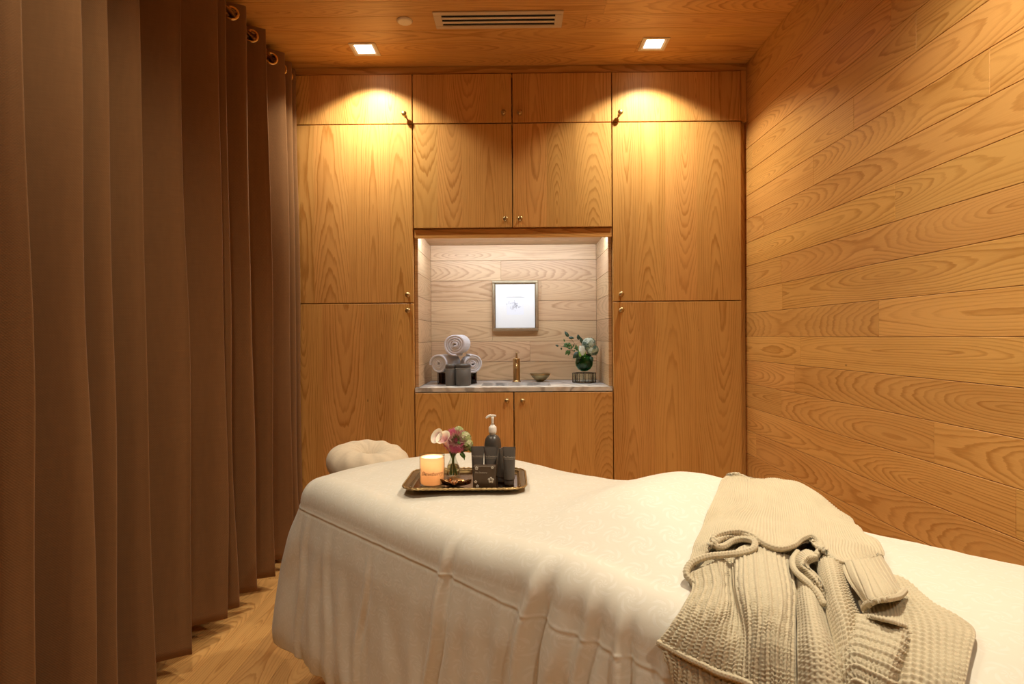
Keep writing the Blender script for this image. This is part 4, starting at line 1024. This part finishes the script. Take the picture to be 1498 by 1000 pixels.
# ------------------------------------------------------------------ chunky knitted cardigan on the bed
def knit_mat(name, col, fine=1.0):
    t = NT(name); co = t.n('ShaderNodeTexCoord').outputs['Object']
    n = t.noise(co, 320, 4, .7); n2 = t.noise(co, 12, 3)
    t.set(Base_Color=t.mix(t.m_('MULTIPLY_ADD', n, .6, t.m_('MULTIPLY', n2, .4)), tuple(c*.80 for c in col), tuple(c*1.15 for c in col)), Roughness=.95)
    t.put(t.b.inputs['Sheen Weight'], .25); t.put(t.b.inputs['Specular IOR Level'], .1)
    t.put(t.b.inputs['Normal'], t.bump(n, .5, .0012)); return t.m
KNIT = knit_mat('oatmeal wool', (.57, .49, .34))
def lift(px, py, h):
    """the point at height h over the duvet surface seen at that place of the photo"""
    d = ray(px, py).normalized(); t = .5; best = (9, t)
    while t < 3.2:
        p = CO+d*t; loc, n, ix, dd = DBVH.find_nearest(p)
        if dd < best[0]: best = (dd, t)
        if dd <= h+.0004: break
        t += max(dd-h, .0008)
    return CO+d*(best[1])
def bedpt(s, v, h):
    p = bedp(s, v, 1.5); return Vector((p.x, p.y, drop(p.x, p.y)+h))
def cat2(G, nu, nv):
    """G rows x cols x 3 -> nv x nu x 3 by Catmull-Rom, close to even spacing"""
    def resample(rows, n):
        out = []
        for r in rows:
            c = catmull(r, 16); L_ = np.concatenate([[0], np.cumsum(np.linalg.norm(np.diff(c, axis=0), axis=1))]); L_ /= max(L_[-1], 1e-9)
            q = np.linspace(0, 1, n)
            # keep the control parameter, only smooth it a little
            par = np.linspace(0, 1, len(c)); tgt = .5*q+.5*np.interp(q, L_, par)
            out.append(np.stack([np.interp(tgt, par, c[:, k]) for k in range(3)], 1))
        return np.array(out)
    A = resample(G, nu); B = resample(A.transpose(1, 0, 2), nv).transpose(1, 0, 2)
    return B
def smooth_noise(P, sc, seed, amp):
    return amp*np.array([mnoise.noise(Vector((p[0]*sc+seed, p[1]*sc, p[2]*sc))) for p in P.reshape(-1, 3)]).reshape(P.shape[:2])
def knit_disp(U, V, kind):
    if kind == 'fine':
        p, q = .0062, .0052; c = U/p; ph = np.abs(c-np.floor(c)-.5)
        return .0010*np.cos(2*PI*(c-np.floor(c)-.5)) + .0007*np.sin(2*PI*(V/q+ph*1.3))
    if kind == 'rib':
        P_ = .0185; c = U/P_; f = c-np.floor(c)
        ridge = np.exp(-((f-.5)/.13)**2)
        inner = 1-ridge
        ch = np.abs(((U/(P_*.5)) % 1)-.5)
        s = np.sin(2*PI*(V/.0056+ch*1.4))
        s2 = np.sin(2*PI*(V/.0056+np.abs(f-.5)*3.0))
        holes = np.exp(-((np.abs(f-.5)-.22)/.07)**2)*(.5+.5*np.cos(2*PI*V/.0068))
        return .0026*ridge + .0016*s*inner + .0012*s2*ridge - .0045*holes
    if kind == 'lace':
        c = U/.0088; f = c-np.floor(c); hole = np.exp(-((f-.5)/.20)**2)*np.clip(np.cos(2*PI*(V/.0082+.5*np.floor(c))), 0, 1)**1.5
        return -.0045*hole+.0008*np.sin(2*PI*(V/.0041+np.abs(f-.5)*1.5))
    if kind == 'cuff':
        c = U/.020; f = c-np.floor(c); return -.0030*np.exp(-((f-.5)/.08)**2)+.0006*np.sin(2*PI*(V/.005+f))
    if kind == 'garter':
        c = V/.0105; return .0024*np.sin(2*PI*c)*(.7+.5*np.sin(2*PI*U/.009)) + .0005*np.sin(2*PI*U/.0045)
    return 0*U
card = thing('knitted_cardigan', 'chunky oatmeal knitted cardigan lying crumpled over the foot half of the duvet', 'cardigan', (0, 0, 0))
def patch(name, rows, kind, res=.0016, wob=.004, wsc=14, thick=.0045, seed=0, fu=1.0, fv=1.0, clear=.009, hsc=1.0, swap=False):
    G = np.array([[tuple(lift(*c) if not (isinstance(c[0], str)) else bedpt(*c[1:])) for c in r] for r in rows])
    A = cat2(G, 40, 40)
    lu = np.mean(np.linalg.norm(np.diff(A, axis=1), axis=2).sum(1)); lv = np.mean(np.linalg.norm(np.diff(A, axis=0), axis=2).sum(0))
    nu, nv = int(lu/res)+2, int(lv/res)+2
    A = cat2(G, nu, nv)
    # keep clear of the duvet
    cs = 4; lowres = A[::cs, ::cs]; off = np.zeros(lowres.shape[:2]+(3,))
    for j in range(lowres.shape[0]):
        for i in range(lowres.shape[1]):
            p = Vector(lowres[j, i]); h, n, ix, dd = DBVH.ray_cast(p+Vector((0, 0, .25)), Vector((0, 0, -1)))
            if h is not None and abs(n.z) > .45:
                need = h.z+(clear+thick)/max(.6, abs(n.z))-p.z
                if 0 < need < .15: off[j, i] = (0, 0, need)
            else:
                loc, n, ix, dd = DBVH.find_nearest(p)
                if loc is not None and n.dot(VB) > 0:
                    need = clear+thick-(p-loc).dot(n)
                    if 0 < need < .04: off[j, i] = tuple(n*need)
    for it in range(18):
        o2 = off.copy(); o2[1:-1, 1:-1] = (off[1:-1, 1:-1]+off[:-2, 1:-1]+off[2:, 1:-1]+off[1:-1, :-2]+off[1:-1, 2:])/5
        big = np.linalg.norm(o2, axis=2) > np.linalg.norm(off, axis=2); off[big] = o2[big]
    ji = np.clip(np.arange(nv)/cs, 0, off.shape[0]-1); ii = np.clip(np.arange(nu)/cs, 0, off.shape[1]-1)
    def up(F):
        j0 = np.floor(ji).astype(int); j1 = np.minimum(j0+1, F.shape[0]-1); i0 = np.floor(ii).astype(int); i1 = np.minimum(i0+1, F.shape[1]-1)
        fj = (ji-j0)[:, None]; fi = (ii-i0)[None, :]
        return F[j0][:, i0]*(1-fj)*(1-fi)+F[j1][:, i0]*fj*(1-fi)+F[j0][:, i1]*(1-fj)*fi+F[j1][:, i1]*fj*fi
    for k in range(3): A[..., k] += up(off[..., k])
    du = np.gradient(A, axis=1); dv_ = np.gradient(A, axis=0); N = np.cross(du, dv_); N /= np.linalg.norm(N, axis=2)[..., None]+1e-12
    flipn = np.sign(np.mean(N[..., 2]-N[..., 1]*.3)) or 1.0; N = N*flipn
    U = np.cumsum(np.linalg.norm(du, axis=2), axis=1); V = np.cumsum(np.linalg.norm(dv_, axis=2), axis=0)
    # ribs fan with the cloth: count columns by the mean width
    Un = np.linspace(0, 1, nu)[None, :]*np.ones((nv, 1))*lu*fu; Vn = V*fv
    if swap: Un, Vn = V*fv, np.linspace(0, 1, nu)[None, :]*np.ones((nv, 1))*lu*fu
    edge = np.minimum.outer(np.minimum(np.arange(nv), np.arange(nv)[::-1])*res/.006, np.minimum(np.arange(nu), np.arange(nu)[::-1])*res/.006).clip(0, 1)
    D = knit_disp(Un, Vn, kind)*edge*hsc + np.maximum(smooth_noise(A, wsc, seed, wob), -.25*wob)+.25*wob
    A2 = A+N*D[..., None]
    F = grid_faces(nv, nu, flip=(flipn < 0))
    o = np_obj(name, A2.reshape(-1, 3), F, KNIT, card)
    so = o.modifiers.new('wool', 'SOLIDIFY'); so.thickness = thick; so.offset = -1
    return o
def band(name, path, r, h=None, flat=1.0, seg=.0035):
    pts = [lift(*c) if not isinstance(c[0], str) else bedpt(*c[1:]) for c in path]
    c = catmull([tuple(p) for p in pts], 24); L_ = np.concatenate([[0], np.cumsum(np.linalg.norm(np.diff(c, axis=0), axis=1))])
    n = int(L_[-1]/.0013); q = np.linspace(0, L_[-1], n); c = np.stack([np.interp(q, L_, c[:, k]) for k in range(3)], 1)
    T_ = np.gradient(c, axis=0); T_ /= np.linalg.norm(T_, axis=1)[:, None]; up = np.array([0, -.25, 1.0]); up /= np.linalg.norm(up)
    S = np.zeros_like(T_); s_ = np.cross(T_[0], up); s_ /= np.linalg.norm(s_)
    for k in range(n): s_ = s_-T_[k]*s_.dot(T_[k]); s_ /= np.linalg.norm(s_); S[k] = s_
    B = np.cross(S, T_); M_ = 28
    a = np.arange(M_)*2*PI/M_; Q, A_ = np.meshgrid(q, a, indexing='ij')
    rr = r*(1+.10*np.sin(2*PI*Q/.0058+np.abs(((A_/(2*PI)*6) % 1)-.5)*5)+.07*np.cos(A_*6))
    endt = np.minimum(1, np.minimum(Q, L_[-1]-Q)/(r*.8)); rr = rr*np.sqrt(np.clip(endt*(2-endt), .0004, 1))
    P = c[:, None, :]+S[:, None, :]*(rr*np.cos(A_)*flat)[..., None]+B[:, None, :]*(rr*np.sin(A_))[..., None]
    return np_obj(name, P.reshape(-1, 3), grid_faces(n, M_, cu=True), KNIT, card)
def sh(row, dv, h): 
    """continue a row of photo points over the crest of the bolster, dv metres further across the bed"""
    out = []
    for c in row:
        p = lift(*c); s = (p-HB).dot(UB); v = (p-HB).dot(VB); out.append(('b', s, max(v-dv, -.36), h))
    return out
# back panel, right
patch('back_panel', [
 [(1262, 838, .012), (1290, 838, .016), (1318, 845, .016), (1345, 868, .010)],
 [(1280, 872, .016), (1315, 868, .022), (1348, 876, .022), (1378, 892, .010)],
 [(1290, 915, .018), (1330, 905, .026), (1370, 905, .024), (1424, 920, .010)],
 [(1290, 955, .018), (1335, 945, .026), (1380, 945, .022), (1421, 955, .010)],
 [(1285, 1010, .016), (1335, 1000, .024), (1380, 1000, .02), (1410, 1005, .010)],
 [(1280, 1070, .014), (1330, 1070, .02), (1375, 1070, .018), (1400, 1065, .010)]], 'garter', seed=31, wob=.006, swap=False)
# lower left under layer
patch('under_layer', [
 [(968, 938, .006), (1010, 955, .008), (1060, 975, .008), (1120, 990, .008)],
 [(976, 962, .007), (1012, 985, .012), (1060, 1005, .012), (1120, 1020, .010)],
 [(980, 985, .006), (1010, 1020, .008), (1060, 1040, .008), (1120, 1060, .008)],
 [(992, 1015, .006), (1015, 1060, .008), (1060, 1080, .008), (1120, 1090, .008)]], 'rib', seed=5, wob=.003)
# ribbed fan
patch('ribbed_front', [
 [(1010, 838, .014), (1034, 828, .020), (1055, 818, .026), (1070, 815, .016), (1082, 800, .030), (1110, 796, .034), (1140, 806, .030), (1164, 818, .014)],
 [(1012, 865, .012), (1035, 858, .022), (1056, 855, .026), (1071, 853, .010), (1082, 846, .034), (1115, 838, .042), (1146, 845, .036), (1166, 858, .012)],
 [(997, 893, .012), (1026, 893, .024), (1055, 892, .028), (1078, 892, .009), (1090, 885, .032), (1120, 884, .042), (1148, 890, .036), (1165, 898, .010)],
 [(981, 918, .012), (1018, 925, .026), (1055, 932, .026), (1087, 934, .014), (1100, 930, .026), (1125, 930, .036), (1150, 935, .030), (1165, 945, .010)],
 [(964, 938, .012), (1008, 958, .022), (1052, 976, .022), (1088, 986, .020), (1105, 990, .022), (1132, 1000, .028), (1153, 1004, .024), (1166, 1010, .012)],
 [(960, 943, .012), (1006, 964, .020), (1051, 984, .020), (1088, 996, .018), (1105, 1002, .022), (1132, 1020, .028), (1153, 1035, .024), (1167, 1050, .012)]], 'rib', seed=2, wob=.003, fu=1.15)
band('hem_roll', [(961, 938, .016), (985, 951, .020), (1008, 963, .024), (1030, 973, .024), (1052, 984, .024), (1088, 996, .022), (1110, 1008, .022), (1135, 1022, .022)], .0045)
# lace panel and its neighbour
patch('lace_panel', [
 [(1163, 835, .012), (1174, 832, .024), (1186, 836, .026), (1198, 850, .012)],
 [(1166, 868, .012), (1177, 862, .030), (1190, 866, .030), (1203, 880, .012)],
 [(1166, 900, .012), (1181, 895, .036), (1196, 897, .034), (1211, 908, .010)],
 [(1166, 945, .012), (1186, 940, .036), (1206, 940, .034), (1222, 945, .010)],
 [(1167, 995, .012), (1192, 990, .034), (1214, 990, .032), (1234, 990, .010)],
 [(1168, 1060, .012), (1196, 1055, .03), (1222, 1055, .028), (1246, 1045, .010)]], 'lace', seed=12, wob=.003)
patch('folded_placket', [
 [(1193, 822, .020), (1206, 803, .040), (1222, 803, .040), (1236, 820, .018)],
 [(1199, 850, .016), (1212, 838, .042), (1228, 838, .042), (1243, 850, .016)],
 [(1206, 885, .014), (1222, 874, .042), (1238, 874, .040), (1251, 882, .014)],
 [(1216, 925, .012), (1232, 912, .036), (1247, 908, .036), (1262, 908, .018)],
 [(1224, 960, .010), (1236, 950, .024), (1248, 945, .028), (1262, 935, .018)]], 'garter', seed=17, wob=.002, fv=1.15, hsc=.9)
patch('ribbed_side', [
 [(1228, 915, .016), (1250, 897, .032), (1285, 905, .036), (1322, 918, .034), (1336, 925, .022)],
 [(1222, 940, .014), (1248, 930, .032), (1282, 938, .038), (1314, 946, .038), (1328, 952, .024)],
 [(1224, 975, .012), (1248, 962, .030), (1278, 970, .036), (1302, 978, .036), (1316, 982, .022)],
 [(1230, 1010, .010), (1252, 1000, .026), (1276, 1010, .032), (1296, 1012, .032), (1306, 1014, .02)],
 [(1236, 1050, .010), (1254, 1050, .022), (1274, 1050, .026), (1290, 1050, .026), (1298, 1050, .016)]], 'rib', seed=22, wob=.003, swap=True, fv=1.0)
# smooth upper flap over the bolster
r1 = [(1058, 700, .016), (1085, 699, .018), (1115, 700, .020), (1145, 701, .022), (1172, 707, .022), (1205, 731, .020), (1243, 760, .012)]
patch('upper_flap', [sh(r1, .10, .010), sh(r1, .05, .014), r1,
 [(1042, 735, .014), (1080, 733, .020), (1115, 733, .022), (1150, 733, .024), (1190, 743, .026), (1225, 763, .026), (1262, 783, .010)],
 [(1026, 775, .014), (1062, 756, .024), (1103, 758, .026), (1145, 768, .026), (1183, 766, .032), (1225, 788, .034), (1286, 798, .010)],
 [(1011, 812, .014), (1044, 788, .034), (1082, 777, .042), (1140, 800, .040), (1184, 786, .046), (1218, 806, .042), (1293, 809, .012)],
 [(1004, 838, .014), (1045, 794, .034), (1082, 781, .040), (1139, 804, .036), (1185, 790, .044), (1228, 822, .040), (1292, 815, .012)]], 'fine', seed=40, wob=.009, wsc=16, thick=.006)
band('rolled_edge', [(1030, 862, .010), (1013, 850, .012), (1004, 838, .018), (1012, 823, .026), (1034, 814, .032), (1060, 811, .036), (1086, 808, .040), (1102, 802, .044), (1103, 792, .046), (1088, 788, .040), (1072, 791, .034), (1058, 799, .032), (1047, 798, .034), (1044, 787, .040), (1056, 780, .044), (1080, 777, .046), (1100, 783, .046), (1120, 796, .044), (1140, 802, .042), (1160, 797, .044), (1172, 788, .048), (1185, 784, .050), (1197, 790, .050), (1200, 802, .044), (1193, 814, .036)], .0058)
patch('inner_fold', [
 [(1050, 800, .016), (1075, 785, .014), (1100, 785, .014), (1125, 800, .014), (1160, 802, .014), (1195, 795, .014), (1215, 812, .014)],
 [(1015, 838, .012), (1055, 815, .014), (1095, 812, .016), (1130, 818, .016), (1160, 822, .014), (1195, 822, .014), (1230, 832, .014)]], 'fine', seed=8, wob=.001)
patch('collar_twist', [
 [(1192, 806, .030), (1178, 803, .036), (1165, 812, .034), (1161, 828, .030), (1172, 842, .030), (1188, 856, .030), (1202, 876, .020)],
 [(1196, 812, .040), (1182, 812, .048), (1174, 820, .048), (1174, 828, .048), (1184, 836, .046), (1196, 850, .044), (1206, 872, .026)],
 [(1198, 820, .030), (1190, 822, .034), (1184, 826, .032), (1186, 832, .032), (1194, 838, .032), (1204, 852, .028), (1210, 876, .016)]], 'fine', seed=60, wob=.001, thick=.008)
band('twist_edge', [(1168, 806, .036), (1160, 818, .034), (1162, 832, .034), (1174, 845, .034), (1188, 857, .034), (1198, 870, .030), (1206, 886, .022)], .0052)
# sleeve cuff
patch('cuff', [
 [(1228, 820, .034), (1248, 818, .046), (1270, 816, .046), (1290, 812, .020)],
 [(1240, 848, .032), (1260, 842, .050), (1282, 836, .050), (1302, 832, .022)],
 [(1258, 874, .034), (1275, 870, .056), (1300, 862, .056), (1316, 858, .028)],
 [(1266, 886, .040), (1280, 878, .058), (1303, 873, .058), (1323, 865, .036)]], 'cuff', seed=70, wob=.002, thick=.006)
band('cuff_edge', [(1262, 892, .030), (1268, 884, .042), (1282, 878, .054), (1303, 875, .056), (1316, 871, .046), (1324, 863, .034)], .0044)
patch('cuff_lining', [
 [(1256, 880, .020), (1280, 878, .018), (1305, 872, .018), (1320, 868, .018)],
 [(1262, 895, .026), (1285, 898, .034), (1308, 903, .036), (1326, 905, .024)],
 [(1268, 898, .040), (1288, 905, .050), (1308, 910, .050), (1328, 916, .034)]], 'fine', seed=77, wob=.004, thick=.005)
# ------------------------------------------------------------------ world and view
w = bpy.data.worlds.new('world'); bpy.context.scene.world = w; w.use_nodes = True
w.node_tree.nodes['Background'].inputs[0].default_value = (.02, .018, .015, 1); w.node_tree.nodes['Background'].inputs[1].default_value = .3
vs = bpy.context.scene.view_settings
vs.view_transform = 'Standard'; vs.look = 'None'; vs.exposure = 0.24; vs.gamma = 1.0; vs.use_curve_mapping = False
